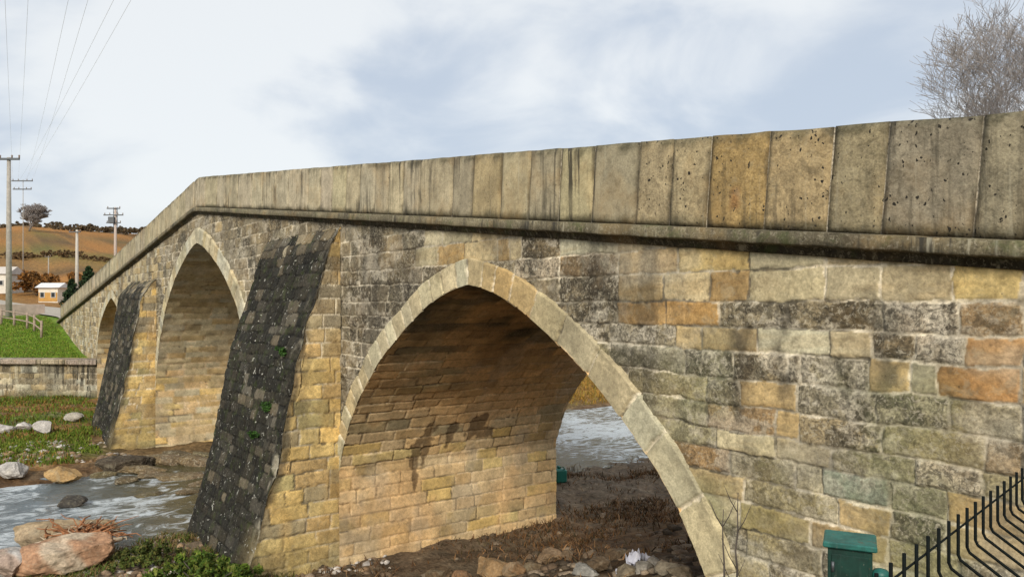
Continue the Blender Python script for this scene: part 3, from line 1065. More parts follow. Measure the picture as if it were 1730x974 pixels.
        for pi, (yy, zz) in enumerate(prof):
            chip = (fbm(xs * 4, xs * 0 + pi * .35, 27, 4) - .5) * (.03 if 1 <= pi <= 3 else .012)
            dj = np.min(np.abs(xs[:, None] - jc[None]), 1)
            gap = np.where(dj < .028, .028, 0) if 0 < pi < 4 else 0
            rows.append(np.stack([xs, yb - sg * (-(yy)) * -1 * -1 + 0 * xs if False else yb + (yy + chip + gap) * (1 if face == 0 else -1), z_base(xs) + zz + chip * .5 - .004], -1))
        V = np.stack(rows, 0)
        npf, nxs = len(prof), len(xs)
        idx = np.arange(npf * nxs).reshape(npf, nxs)
        q = np.stack([idx[:-1, :-1], idx[:-1, 1:], idx[1:, 1:], idx[1:, :-1]], -1).reshape(-1, 4)
        last = np.stack([idx[-1, :-1], idx[-1, 1:], idx[0, 1:], idx[0, :-1]], -1)
        q = np.concatenate([q, last])
        if face == 0: q = q[:, ::-1]
        n = fbm(np.tile(xs, npf) * .8, np.repeat(np.arange(npf), nxs) * .5, 28, 4)
        bi = np.searchsorted(jc, np.tile(xs, npf)); f = .8 + .5 * _hash(bi, bi * 0, 4)
        base = np.array([.165, .14, .085])[None] * f[:, None]
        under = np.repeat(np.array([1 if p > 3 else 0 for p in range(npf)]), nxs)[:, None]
        base = base * (1 - under * .82)                      # shadow band below the slab, painted into the moulding's colour
        k = sstep(n, .45, .65)[:, None] * .6
        base = base * (1 - k) + np.array([.07, .06, .04]) * k
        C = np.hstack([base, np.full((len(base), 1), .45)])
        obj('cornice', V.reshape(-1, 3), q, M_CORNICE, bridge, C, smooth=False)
    # ---------- paved deck between the parapets
    xs = np.sort(np.append(np.linspace(-66, 7.6, 120), XP))
    ys = np.linspace(.3, BW - .3, 8)
    S, T = np.meshgrid(xs, ys)
    V = np.stack([S, T, z_base(S) - .03 + .02 * fbm(S * 2, T * 2, 9, 3)], -1)
    idx = np.arange(S.size).reshape(S.shape)
    q = np.stack([idx[:-1, :-1], idx[:-1, 1:], idx[1:, 1:], idx[1:, :-1]], -1).reshape(-1, 4)
    obj('roadway', V.reshape(-1, 3), q, M_ASHLAR, bridge, np.array([.22, .2, .17, .3]))


build_spandrel()
build_arches()
build_buttresses()
build_parapet()

# ------------------------------------------------------------------ the land
RIV_W = 4.0
Z_WATER = -5.56


def riv_c(y):
    y = np.asarray(y, float)
    return -25.1 + 1.0 * np.sin(y * .12 + .6) + .25 * np.sin(y * .6) + 1.9 * np.exp(-((y + 5.5) / 4.0) ** 2) - .35 * np.clip(y - 25, 0, 400) + .15 * np.clip(-12 - y, 0, 400)


def wall_s(x, y):
    return -.75 * (x + 48.5) + .66 * np.minimum(y, 0) - .02 * np.maximum(y, 0)


def ground_z(x, y):
    x = np.asarray(x, float); y = np.asarray(y, float)
    q = x - riv_c(y)
    q = q + 1.3 * sstep(-y, 3.5, 6) * sstep(q, 0, 2)
    z = np.interp(q, [-30, -18, -8, -5.6, -4.6, -3.4, 0, 3.4, 4.6, 6, 10, 11.2, 15.5, 18.2, 20.2, 22.2, 24.3, 25.6, 40],
                  [-5.1, -5.2, -5.3, -5.35, -5.5, -5.95, -6.1, -5.95, -5.52, -5.4, -5.36, -5.25, -4.15, -3.35, -2.85, -2.6, -2.35, -1.65, -1.5])
    # left bank beyond the wall
    s = wall_s(x, y)
    up = sstep(s, .05, .55) * 1.95
    z = z + up
    z = z + 2.0 * sstep(s, 1.0, 17) + .7 * sstep(s, 16, 50)
    z = z - .28 * sstep(-q, 5.0, 6.0) * sstep(x, -35, -33) * sstep(y, -3.5, -1) * (1 - sstep(y, 7, 9))
    # grassy rise on the far bank upstream
    up2 = sstep(-q, 6.0, 24) * sstep(y, 9, 16)
    z = z + 3.0 * up2 * (1 - sstep(s, -2, 1)) + up2 * sstep(s, -2, 1) * 1.4
    # hills all round, highest to the left
    d = np.hypot(x, y)
    az = np.arctan2(y, -x)
    amp = 27.5 + 5 * np.sin(az * 5 + .8) + 9 * (fbm(az * 6, az * 0, 3, 3) - .5)
    amp = np.where(y < -40, amp * .8, amp)
    z = z + amp * sstep(d, 105, 400) + 20 * sstep(d, 420, 900)
    # small relief
    rough = (.13 * (fbm(x * 1.2, y * 1.2, 41, 4) - .5) * 2 + .06 * (fbm(x * 4, y * 4, 42, 3) - .5) * 2)
    flat = sstep(s, .2, 1) * .75
    return z + rough * (1 - flat) * (1 - .4 * sstep(x, -5, -2)) + 1.6 * (fbm(x * .02, y * .02, 43, 3) - .5) * sstep(d, 100, 200) * 4


def ground_col(x, y, z):
    q = x - riv_c(y); s = wall_s(x, y)
    n = fbm(x * .55, y * .55, 51, 5, .6); n2 = fbm(x * 2.6, y * 2.6, 52, 4, .6); n3 = fbm(x * .16, y * .16, 53, 4)
    gravel = np.array([.17, .13, .09]); dirt = np.array([.115, .066, .032]); dry = np.array([.20, .105, .035]); green = np.array([.085, .125, .018])
    lawn = np.array([.115, .20, .014]); gold = np.array([.28, .155, .035]); moss = np.array([.07, .085, .02])
    c = np.zeros(x.shape + (3,)) + dirt

    def lay(c, m, colr): return c * (1 - m[..., None]) + colr * m[..., None]
    c = lay(c, sstep(n, .4, .6) * .7, dry * .6)
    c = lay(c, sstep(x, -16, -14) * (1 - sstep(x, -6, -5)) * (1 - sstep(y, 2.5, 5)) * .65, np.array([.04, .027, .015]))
    c = lay(c, sstep(q, 3.5, 5) * (1 - sstep(q, 8, 13)) * .75, gravel)
    c = lay(c, sstep(n2, .5, .65) * .4, np.array([.19, .15, .1]))
    # near bank by the fence: brown earth with moss and litter
    c = lay(c, sstep(x, -7, -4.5) * sstep(n, .35, .6) * .75, np.array([.13, .10, .05]))
    c = lay(c, sstep(x, -7, -4.5) * sstep(n2, .5, .64) * .6, moss)
    # left bank: rusty grass with green strips
    lb = 1 - sstep(q, -6.2, -4.8)
    c = lay(c, lb, dry)
    c = lay(c, lb * sstep(np.sin(q * .75 + n * 3) * .5 + .5, .45, .8) * .9, green)
    c = lay(c, lb * sstep(-q, 6.8, 7.8) * (1 - sstep(-q, 10.5, 13)) * sstep(n, .3, .5) * .85, np.array([.12, .17, .02]))
    c = lay(c, lb * sstep(n2, .52, .66) * .45, np.array([.24, .2, .13]))
    c = lay(c, lb * sstep(x, -36, -33.5) * sstep(y, -3.5, -1), np.array([.16, .105, .05]))
    up2 = sstep(-q, 5.0, 9) * sstep(y, 8, 13)
    c = lay(c, up2 * .95, gold * (.7 + .6 * n[..., None]))
    c = lay(c, sstep(s, .1, .5), lawn * (.75 + .5 * n2[..., None]))
    c = lay(c, sstep(s, .1, .5) * sstep(n, .5, .68) * .55, np.array([.19, .18, .04]))
    d = np.hypot(x, y)
    hill = sstep(d, 70, 100)
    band = np.sin(z * .55 + n3 * 6) * .5 + .5
    hc = np.array([.34, .155, .04]) * (1 - band[..., None]) + np.array([.24, .135, .045]) * band[..., None]
    hc = lay(hc, sstep(n3, .52, .66) * .8, np.array([.10, .065, .03]))
    hc = lay(hc, sstep(fbm(x * .035, y * .035, 54, 3), .56, .68) * .7, np.array([.13, .13, .035]))
    c = lay(c, hill, hc)
    return c


def graded(a, b, fine_a, fine_b, step, grow=1.13):
    v = list(np.arange(fine_a, fine_b, step))
    st = step; x = fine_a; L_ = []
    while x > a: st *= grow; x -= st; L_.append(x)
    st = step; x = v[-1]; R_ = []
    while x < b: st *= grow; x += st; R_.append(x)
    return np.array(L_[::-1] + v + R_)


gx = graded(-1500, 900, -58, 3, .16); gy = graded(-900, 1500, -13, 13, .16)
GX, GY = np.meshgrid(gx, gy)
GZ = ground_z(GX, GY)
gi = np.arange(GX.size).reshape(GX.shape)
gq = np.stack([gi[:-1, :-1], gi[:-1, 1:], gi[1:, 1:], gi[1:, :-1]], -1).reshape(-1, 4)
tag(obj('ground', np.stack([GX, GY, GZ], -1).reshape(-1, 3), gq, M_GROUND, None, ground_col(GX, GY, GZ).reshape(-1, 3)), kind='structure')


def gz(x, y): return float(ground_z(np.array([x]), np.array([y]))[0])


# ---- the river
def build_water():
    m, nt, bs = new_mat('river_water')
    L = nt.links.new
    P = nd(nt, 'ShaderNodeNewGeometry').outputs['Position']
    at_ = nd(nt, 'ShaderNodeAttribute', attribute_name='Col')
    mp = nd(nt, 'ShaderNodeMapping', inp={'Scale': (1.0, .6, 1.0)})
    L(P, mp.inputs[0])
    n = noise(nt, mp.outputs[0], 2.0, 8, 0.7, 1.6)
    n2 = noise(nt, mp.outputs[0], 7.0, 4, 0.6, .5)
    fm = math_n(nt, 'ADD', n, at_.outputs['Color'])
    sy = nd(nt, 'ShaderNodeSeparateXYZ'); L(P, sy.inputs[0])
    bed = mix_col(nt, step_of(nt, math_n(nt, 'ADD', sy.outputs[1], math_n(nt, 'MULTIPLY', n, 3.0)), -3.5, .5), (.13, .16, .175), (.095, .08, .036))
    c = mix_col(nt, step_of(nt, fm, .645, .84, .92), bed, (.66, .72, .76))
    L(c, bs.inputs['Base Color'])
    bs.inputs['Roughness'].default_value = .16
    bs.inputs['IOR'].default_value = 1.33
    bs.inputs['Specular IOR Level'].default_value = .9
    bp = nd(nt, 'ShaderNodeBump', inp={'Strength': .8, 'Distance': .14})
    L(math_n(nt, 'ADD', n, math_n(nt, 'MULTIPLY', n2, .4)), bp.inputs['Height']); L(bp.outputs[0], bs.inputs['Normal'])
    ys = graded(-120, 160, -16, 30, .14); qs = np.linspace(-5.3, 5.3, 80)
    Q, Y = np.meshgrid(qs, ys)
    X = Q + riv_c(Y)
    rap = np.exp(-((Y + 2.0 - .35 * Q) / 2.6) ** 2)            # the little rapid under the bridge
    Z = Z_WATER + .05 * (fbm(X * 1.1, Y * .6, 61, 3) - .5) + rap * .16 * (fbm(X * 1.9, Y * 1.5, 62, 4) - .45) + .1 * sstep(Y, -3, 3)
    foam = rap * .22 * sstep(fbm(X * .8, Y * .8, 64, 3), .35, .6) + .10 * sstep(fbm(X * .5, Y * .35, 63, 3), .5, .7) + .14 * sstep(-Y, 3, 6)
    foam += .22 * sstep(Y, 9, 13)
    idx = np.arange(X.size).reshape(X.shape)
    q = np.stack([idx[:-1, :-1], idx[:-1, 1:], idx[1:, 1:], idx[1:, :-1]], -1).reshape(-1, 4)
    tag(obj('river_water', np.stack([X, Y, Z], -1).reshape(-1, 3), q, m, None, np.repeat(foam.reshape(-1, 1), 3, 1)), kind='structure')


build_water()
# ---- road beyond the bridge
rx = np.linspace(-66, -170, 60); ry = np.linspace(.3, BW - .3, 5)
S, T = np.meshgrid(rx, ry)
idx = np.arange(S.size).reshape(S.shape)
q = np.stack([idx[:-1, :-1], idx[1:, :-1], idx[1:, 1:], idx[:-1, 1:]], -1).reshape(-1, 4)
bend = .0016 * (S + 66) ** 2
M_ROAD = col_mat('dusty_road', scale=2, var=.15)
tag(obj('road', np.stack([S, T - bend, ground_z(S, T - bend) + .12], -1).reshape(-1, 3), q[:, ::-1], M_ROAD, None, np.array([.40, .36, .30])), kind='structure')


# ------------------------------------------------------------------ retaining wall on the left bank
def build_retaining_wall():
    d = np.array([-.66, -.75]); d = d / np.linalg.norm(d); n = np.array([d[1], -d[0]])   # n points to the river
    if n[0] < 0: n = -n
    o = np.array([-47.6, .35])
    t0 = empty('retaining_wall', (o[0] + d[0] * 6, o[1] + d[1] * 6, -5.3), label='low stained stone river wall with a flat pale coping below the lawn', cat='wall')
    Lw = 26
    s = np.arange(0, Lw, .06); t = np.arange(-6.0, -3.32, .06)

    def P(S, T, H):
        return np.stack([o[0] + d[0] * S + n[0] * (.42 + H), o[1] + d[1] * S + n[1] * (.42 + H), T], -1)

    def post(S, T, col, mot, hgt, m):
        k = (sstep(vnoise(S * 2.2, T * .1, 7), .42, .62) * .75 * sstep(T, -5.1, -3.6))[..., None]
        col = col * (1 - k) + np.array([.05, .042, .03]) * k
        w = (sstep(vnoise(S * 3.1 + 8, T * .1, 9), .6, .8) * .6)[..., None]
        col = col * (1 - w) + np.array([.5, .46, .34]) * w
        g = ((1 - sstep(T, -5.2, -4.6)) * .7)[..., None]
        col = col * (1 - g) + np.array([.085, .09, .03]) * g
        return col, mot, hgt
    lay = rand_layout(-1, Lw + 1, -6.1, -3.2, .36, .5, 1.1, lambda a, b, r: r.choice('SHGX'), 31)
    masonry('wall_face', s, t, P, lay, M_RETAIN, t0, seed=35, jw=.03, depth=.04, rough=.02, post=post, flip=True)
    mb = MB()
    r = random.Random(4)
    a = 0.0
    while a < Lw:
        l = r.uniform(1.6, 2.6)
        c = o + d * (a + l / 2)
        mb.box((c[0], c[1], -3.2 + r.uniform(-.02, .02)), (l - .03, 1.35, .28), math.atan2(d[1], d[0]), .04, (.48 * r.uniform(.85, 1.1), .41 * r.uniform(.85, 1.1), .30))
        a += l
    mb.build('coping', M_CORNICE, t0, usecol=True)
    mb = MB()
    c = o + d * (Lw / 2)
    mb.box((c[0] - n[0] * .1, c[1] - n[1] * .1, -4.7), (Lw, .95, 2.7), math.atan2(d[1], d[0]), 0, (.2, .17, .12))
    mb.build('core', M_RETAIN, t0, usecol=True)


build_retaining_wall()


# ------------------------------------------------------------------ boulders, stones, driftwood
import bmesh


def ico(sub):
    bm = bmesh.new()
    bmesh.ops.create_icosphere(bm, subdivisions=sub, radius=1.0)
    V = np.array([v.co[:] for v in bm.verts]); Fc = [tuple(v.index for v in f.verts) for f in bm.faces]
    bm.free()
    return V, Fc


ICO4 = ico(5); ICO3 = ico(3)


def rock_mesh(size, seed, rz=0.0, cuts=7, big=True, tilt=0.0, ang=1.0):
    V, Fc = ICO4 if big else ICO3
    V = V.copy()
    r = np.random.default_rng(seed)
    for k in range(cuts):                                     # split faces
        n = r.normal(size=3); n[2] *= .8; n /= np.linalg.norm(n)
        dd = r.uniform(.52, .82)
        e = V @ n - dd
        V = V - np.clip(e, 0, None)[:, None] * n * .92
    nn = (fbm(V[:, 0] * 1.6 + V[:, 2] * 1.1 + seed, V[:, 1] * 1.6 - V[:, 2] * .8, seed, 4) - .5)
    nf = (fbm(V[:, 0] * 7 + V[:, 2] * 5 + seed, V[:, 1] * 7 - V[:, 2] * 4, seed + 1, 4) - .5)
    V = V * (1 + ang * .36 * nn + .14 * nf)[:, None]
    V = V / np.abs(V).max(0)
    V = V * np.array(size) / 2
    if tilt:
        c, s = math.cos(tilt), math.sin(tilt)
        V = np.stack([V[:, 0] * c + V[:, 2] * s, V[:, 1], -V[:, 0] * s + V[:, 2] * c], -1)
    c, s = math.cos(rz), math.sin(rz)
    V = np.stack([V[:, 0] * c - V[:, 1] * s, V[:, 0] * s + V[:, 1] * c, V[:, 2]], -1)
    return V, Fc


VIEW_RZ = math.atan2(RY, RX)          # picture-parallel direction on the ground


def rock(name, u, v, D, size, colr, label, cat='boulder', cuts=8, ang=1.0, seed=1, rz=0.0, tilt=0.0, group=None, sink=.2, big=True, second=None, z=None, mott=.25):
    p = at(u, v, D)
    zg = gz(p[0], p[1]) if z is None else z
    V, Fc = rock_mesh(size, seed, VIEW_RZ + rz, big=big, tilt=tilt, cuts=cuts, ang=ang)
    zc = zg + size[2] * (.5 - sink)
    W = V + np.array([p[0], p[1], zc])
    n = fbm(V[:, 0] * 1.5 + V[:, 2], V[:, 1] * 1.5 + V[:, 2], seed + 9, 4)
    c = np.array(colr)[None].repeat(len(V), 0)
    if second is not None:
        k = sstep(n, .45, .6)[:, None]
        c = c * (1 - k) + np.array(second) * k
    C = np.hstack([c, np.full((len(V), 1), mott)])
    o = obj(name, W, Fc, M_ROCK, None, C, smooth=False if big else True, origin=(p[0], p[1], zg))
    return tag(o, label, cat, group)


WHITE = (.46, .43, .40); TAN = (.36, .24, .11); RED = (.38, .215, .125); BRN = (.26, .15, .06); DRK = (.05, .045, .04)
rock('boulder', 92, 938, 15.6, (2.2, 1.3, .82), RED, 'large reddish boulder in the foreground beside the stream', seed=3, rz=.25, tilt=-.18, second=(.50, .40, .29), sink=.15)
rock('boulder', 12, 940, 15.2, (.9, .9, .75), WHITE, 'pale whitish boulder left of the large reddish boulder', seed=5, second=(.4, .3, .24))
rock('boulder', 105, 880, 17.6, (2.6, 1.0, .85), (.30, .22, .13), 'long flat topped brown boulder behind the driftwood roots', seed=8, rz=.1, tilt=-.05, second=(.36, .27, .17), sink=-.05, cuts=14, ang=.6)
rock('boulder', 115, 803, 23.2, (1.55, .9, .55), (.30, .18, .07), 'lower brown boulder at the water edge on the left bank', seed=11, rz=.2, second=TAN, sink=.2)
rock('boulder', 108, 786, 23.8, (1.15, .8, .55), (.36, .23, .10), 'tan boulder perched on the brown boulder at the water edge', seed=13, rz=-.2, sink=-.45)
rock('boulder', 22, 808, 24.0, (1.1, .8, .62), WHITE, 'white boulder on the left bank near the water', seed=17, sink=.2)
rock('boulder', 120, 838, 21.2, (.9, .6, .36), DRK, 'small dark wet rock standing in the stream', seed=19, sink=.2, z=Z_WATER)
rock('boulder', 74, 719, 31.0, (.95, .7, .62), WHITE, 'white boulder, right one of the white row on the left bank', group='white stones along the left bank', seed=23, sink=.15)
rock('boulder', 10, 723, 31.5, (.85, .7, .5), WHITE, 'white boulder nearest the left edge in the white row', group='white stones along the left bank', seed=29, sink=.2)
rock('boulder', 42, 722, 31.8, (.6, .5, .42), (.5, .47, .44), 'smallest white boulder in the middle of the white row', group='white stones along the left bank', seed=31, sink=.2)
rock('boulder', 125, 703, 34.0, (.9, .6, .5), (.36, .33, .28), 'grey stone on the left bank beside the far pier', seed=37, sink=.2)
rock('boulder', 215, 778, 25.8, (2.0, 1.3, .7), (.06, .045, .03), 'dark undercut rock at the foot of the far pier', seed=41, sink=.3, z=-5.55)
for i, (u, v, D, w, h, lab) in enumerate([(330, 765, 26.5, 2.2, .5, 'flat layered rock slab against the far pier, nearest the dark buttress'), (280, 768, 26.6, 1.9, .45, 'flat layered rock slab in the middle of the far pier foot'), (240, 778, 25.4, 1.7, .35, 'thin tan rock slab lying left along the far pier foot'), (310, 790, 24.4, 1.8, .28, 'low wet rock slab in the rapid below the far pier')]):
    rock('rock_slab', u, v, D, (w, 1.0, h), (.17, .12, .06), lab, 'rock slab', cuts=18, ang=.5, mott=.7, seed=50 + i, rz=.15 * i - .2, tilt=.05, sink=.25, second=(.17, .12, .07), z=-5.58)
more = [(345, 752, 27.4, 1.3, .5, 'square tan block of rock tucked behind the dark buttress edge'), (300, 752, 27.6, 1.5, .45, 'rock ledge touching the far pier wall between the slabs'), (262, 790, 24.6, 1.2, .3, 'small flat slab just below the thin tan slab in the rapid'),
        (345, 800, 23.6, 1.2, .3, 'low olive slab in the rapid beside the dark buttress'), (215, 800, 24.0, .9, .26, 'flat brown stone at the tail of the dark undercut rock'), (175, 792, 24.6, .8, .3, 'brown stone between the stacked boulders and the dark undercut rock'),
        (320, 815, 22.6, .9, .2, 'thin wet slab in mid stream below the far pier'), (250, 822, 22.2, .7, .18, 'smallest wet slab in mid stream below the far pier')]
for i, (u, v, D, w, h, lab) in enumerate(more):
    rock('rock_slab', u, v, D, (w, .8, h), [(.15, .105, .055), (.12, .09, .05), (.20, .145, .08)][i % 3], lab, 'rock slab', cuts=18, ang=.5, mott=.7, seed=150 + i, rz=.4 * i - .2, tilt=.05, sink=.3, second=(.15, .12, .06), z=-5.58)
# stones of the near gravel bar
small = [(260, 950, 14.6, .34, WHITE, 'rounded white stone beside the green bush'), (200, 972, 14.0, .5, (.42, .36, .3), 'grey stone at the bottom edge below the bush'),
         (150, 970, 14.2, .55, WHITE, 'white stone below the large reddish boulder'), (182, 845, 19.6, .5, WHITE, 'pale stone leaning on the driftwood roots'),
         (30, 905, 16.4, .6, (.5, .45, .4), 'pale stone behind the whitish boulder'), (75, 900, 17, .45, (.5, .42, .34), 'buff stone wedged behind the reddish boulder'),
         (235, 900, 16.2, .35, (.2, .15, .1), 'brown stone in the grass left of the bush')]
for i, (u, v, D, w, c, lab) in enumerate(small):
    rock('stone', u, v, D, (w, w * .8, w * .6), c, lab, 'stone', seed=70 + i, sink=.25, rz=i)
# rubble under the near arch
rub = [(745, 962, 14.2, .6, .32, (.2, .13, .07), 'dark brown stone against the pier foot under the near arch'), (900, 938, 13.6, .45, .25, (.2, .14, .08), 'dark stone between the broad stone and the inner corner stone'), (1010, 935, 12.4, .55, .3, (.16, .11, .065), 'dark muddy stone left of the crumpled sheet'),
       (1060, 955, 11.2, .5, .26, (.3, .24, .16), 'buff stone below the torn plastic scrap'), (1150, 955, 9.9, .4, .24, (.22, .17, .11), 'brown stone at the very foot of the right ring stones'), (1040, 865, 13.8, .45, .26, (.18, .12, .07), 'dark brown stone above the crumpled sheet'), (1000, 870, 14.2, .4, .22, (.2, .14, .09), 'dark brown stone left of the one above the sheet'),
       (835, 940, 13.9, 1.05, .5, (.40, .25, .12), 'broad tan stone on the ground under the near arch'), (780, 950, 13.8, .5, .3, (.36, .2, .1), 'tan stone left of the broad stone under the near arch'),
       (930, 908, 14.9, .62, .36, (.36, .24, .14), 'tan stone near the inner corner of the near arch'), (868, 955, 13.3, .5, .3, (.34, .2, .1), 'brown stone in front of the broad stone under the near arch'),
       (1085, 935, 11.0, .4, .22, (.42, .38, .32), 'pale stone lying right of the litter under the near arch'), (985, 955, 12.2, .6, .2, (.40, .38, .34), 'flat grey stone low under the near arch'),
       (1130, 930, 10.4, .42, .24, (.3, .25, .18), 'brown stone close to the right foot of the near arch'), (1020, 900, 12.9, .3, .2, (.24, .18, .12), 'small brown stone in the middle of the arch floor'),
       (1105, 890, 11.9, .3, .2, (.33, .3, .26), 'small grey stone beside the ring foot under the near arch'), (960, 880, 14.6, .34, .2, (.22, .15, .09), 'small brown stone behind the inner corner stones')]
for i, (u, v, D, w, h, c, lab) in enumerate(rub):
    c = tuple(np.array(c) * .72)
    rock('stone', u, v, D, (w, w * .75, h), c, lab, 'stone', seed=90 + i, sink=.25, rz=i * .7)


def litter(u, v, D, w, h, lab, seed):
    p = at(u, v, D); zg = gz(p[0], p[1])
    r = np.random.default_rng(seed)
    n = 14
    S, T = np.meshgrid(np.linspace(-1, 1, n), np.linspace(-1, 1, n))
    H = np.abs(fbm(S * 2.2 + seed, T * 2.2, seed, 4) - .5) * 2 * h * 1.6
    rr_ = 1 + .5 * (fbm(np.arctan2(T, S) * 1.3, S * 0, seed + 2, 3) - .5)
    c, s = math.cos(VIEW_RZ), math.sin(VIEW_RZ)
    X = S * w / 2 * rr_; Y = T * w / 2.4 * rr_
    V = np.stack([p[0] + X * c - Y * s, p[1] + X * s + Y * c, zg + .04 + H + 0.22 * h * (1 - S * S)], -1).reshape(-1, 3)
    idx = np.arange(n * n).reshape(n, n)
    q = np.stack([idx[:-1, :-1], idx[:-1, 1:], idx[1:, 1:], idx[1:, :-1]], -1).reshape(-1, 4)
    V2 = V.copy(); V2[:, 2] -= .02
    V = np.vstack([V, V2]); q = np.vstack([q, q[:, ::-1] + n * n])
    tag(obj('plastic_sheet', V, q, plain_mat('white_plastic', (.6, .6, .68), .45, var=.1), None, None, True, origin=(p[0], p[1], zg)), lab, 'litter')


litter(1080, 885, 12.2, .42, .22, 'crumpled white plastic sheet on the brown bank under the near arch', 3)
litter(1060, 925, 11.6, .3, .12, 'small torn white plastic scrap below the crumpled sheet', 5)


def build_driftwood():
    p = at(146, 868, 17.0); zg = gz(p[0], p[1]) + .5
    t = empty('driftwood', (p[0], p[1], zg), label='tangle of reddish driftwood roots lying on the flat boulder', cat='driftwood')
    r = random.Random(6)
    c, s = math.cos(VIEW_RZ), math.sin(VIEW_RZ)
    m = plain_mat('rusty_driftwood', (.30, .13, .055), .85, var=.4, scale=9, bump=.4)
    m2 = plain_mat('bleached_driftwood', (.46, .36, .25), .85, var=.2, scale=9, bump=.3)
    for k in range(64):
        a = r.uniform(-.15, math.pi + .15) if k > 6 else r.uniform(1.0, 2.0)
        L_ = r.uniform(.35, .95) * (1.2 if abs(math.cos(a)) > .6 else .8)
        x0 = r.gauss(0, .22); y0 = r.uniform(-.25, .25)
        pts = []
        for i in range(6):
            f = i / 5
            x = x0 + math.cos(a) * L_ * f + r.uniform(-.04, .04)
            zz = math.sin(a) * L_ * f * .5 + r.uniform(-.03, .05)
            y = y0 + r.uniform(-.05, .05) + f * r.uniform(-.2, .2)
            pts.append((p[0] + x * c - y * s, p[1] + x * s + y * c, zg + zz))
        mb = MB()
        rad = r.uniform(.014, .05)
        mb.tube(pts, [rad * (1 - .75 * i / 5) for i in range(6)], 6)
        mb.build('root', m if k % 5 else m2, t, smooth=True)
    mb = MB()
    pts = []
    for i in range(8):
        f = i / 7 - .5
        pts.append((p[0] + (f * 1.9) * c + .3 * s, p[1] + (f * 1.9) * s - .3 * c, zg - .1 + .12 * f + .03 * math.sin(i * 2)))
    mb.tube(pts, [.06, .08, .085, .09, .085, .08, .07, .04], 8)
    mb.build('log', m2, t, smooth=True)


build_driftwood()


# ------------------------------------------------------------------ vegetation
def leaf_cloud(mb_pts, leaf, rnd, cols, up=0.3):
    """many small bent leaf faces around the given (point, radius) centres"""
    V = []; Fc = []; C = []
    for (p, n) in mb_pts:
        for _ in range(n):
            pass
    return V, Fc, C


def leaves(centers, radii, per, size, cols, seed, squash=.8):
    r = np.random.default_rng(seed)
    n = len(centers) * per
    ci = np.repeat(np.arange(len(centers)), per)
    d = r.normal(size=(n, 3)); d /= np.linalg.norm(d, axis=1)[:, None]
    rad = r.uniform(.25, 1, n) ** .5 * np.asarray(radii)[ci]
    p = np.asarray(centers)[ci] + d * rad[:, None] * np.array([1, 1, squash])
    a = r.normal(size=(n, 3)); a[:, 2] += .25; a /= np.linalg.norm(a, axis=1)[:, None]
    b = np.cross(a, r.normal(size=(n, 3))); b /= np.linalg.norm(b, axis=1)[:, None]
    sz = size * r.uniform(.6, 1.4, n)[:, None]
    V = np.stack([p - a * sz, p + b * sz * .45, p + a * sz, p - b * sz * .45], 1).reshape(-1, 3)
    q = np.arange(n * 4).reshape(n, 4)
    k = r.integers(0, len(cols), n)
    cl = np.asarray(cols)[k] * r.uniform(.7, 1.3, n)[:, None]
    tint = np.asarray(r.uniform(.75, 1.3, len(centers)))[ci]
    cl = cl * tint[:, None]
    return V, q, np.repeat(cl, 4, 0)


def bush(name, base, w, h, n, per, size, cols, label, cat='bush', seed=1, depth=None, group=None):
    r = np.random.default_rng(seed)
    depth = depth or w
    t = empty(name, base, label=label, cat=cat, group=group)
    c, s = math.cos(VIEW_RZ), math.sin(VIEW_RZ)
    cs = []; rs = []
    for i in range(n):
        a, b = r.uniform(-1, 1), r.uniform(-1, 1)
        k = math.sqrt(max(0, 1 - .75 * (a * a + b * b) / 1.3))
        hh = h * k * r.uniform(.25, 1.0)
        cs.append((base[0] + a * w / 2 * c - b * depth / 2 * s, base[1] + a * w / 2 * s + b * depth / 2 * c, base[2] + hh)); rs.append(r.uniform(.10, .24) * max(h, .5))
    V, q, C = leaves(cs, rs, per, size, cols, seed)
    obj('foliage', V, q, M_LEAF, t, C, smooth=False)
    mb = MB()
    for p in cs[::2]:
        mb.tube([(base[0] + r.normal() * .1, base[1] + r.normal() * .1, base[2] - .05), ((base[0] + p[0]) / 2, (base[1] + p[1]) / 2, base[2] + .6 * (p[2] - base[2])), p], [.02, .014, .006], 4)
    mb.build('stem', M_BARK, t, smooth=True)
    return t


GRN = [(.07, .12, .016), (.11, .165, .022), (.045, .08, .014), (.16, .18, .035)]
p = at(345, 950, 14.3); bush('bush', (p[0], p[1], gz(p[0], p[1])), 1.9, .75, 60, 90, .05, GRN, 'dense green bush at the foot of the near dark buttress', seed=5, depth=1.0)
p = at(250, 920, 15.6); bush('bush', (p[0], p[1], gz(p[0], p[1])), 1.2, .45, 34, 70, .045, [(.09, .12, .025), (.14, .13, .035), (.06, .08, .02)], 'low olive green bush left of the dense bush', seed=8, depth=.8)
p = at(440, 700, 14.96)
for (z_, x_, sz, lab, sd) in [(-2.15, -15.9, .3, 'small green fern growing halfway up the near dark buttress', 1), (-1.0, -15.55, .22, 'tiny green tuft growing in the upper joints of the near buttress', 2), (-2.75, -16.4, .2, 'tiny green tuft low on the near dark buttress', 3)]:
    pp = np.interp(z_, [-5.04, -3.34, -1.15, .5], [1.84, 1.36, .95, .4])
    r = np.random.default_rng(sd)
    cs = [(x_ + r.normal() * sz * .28, -(pp + .04 + abs(r.normal()) * .05), z_ + r.normal() * sz * .28) for _ in range(7)]
    V, q, C = leaves(cs, [sz * .3] * 7, 45, .028, [(.05, .12, .02), (.03, .07, .015)], sd)
    tag(obj('wall_fern', V, q, M_LEAF, None, C, smooth=False, origin=(x_, -pp, z_)), lab, 'fern')


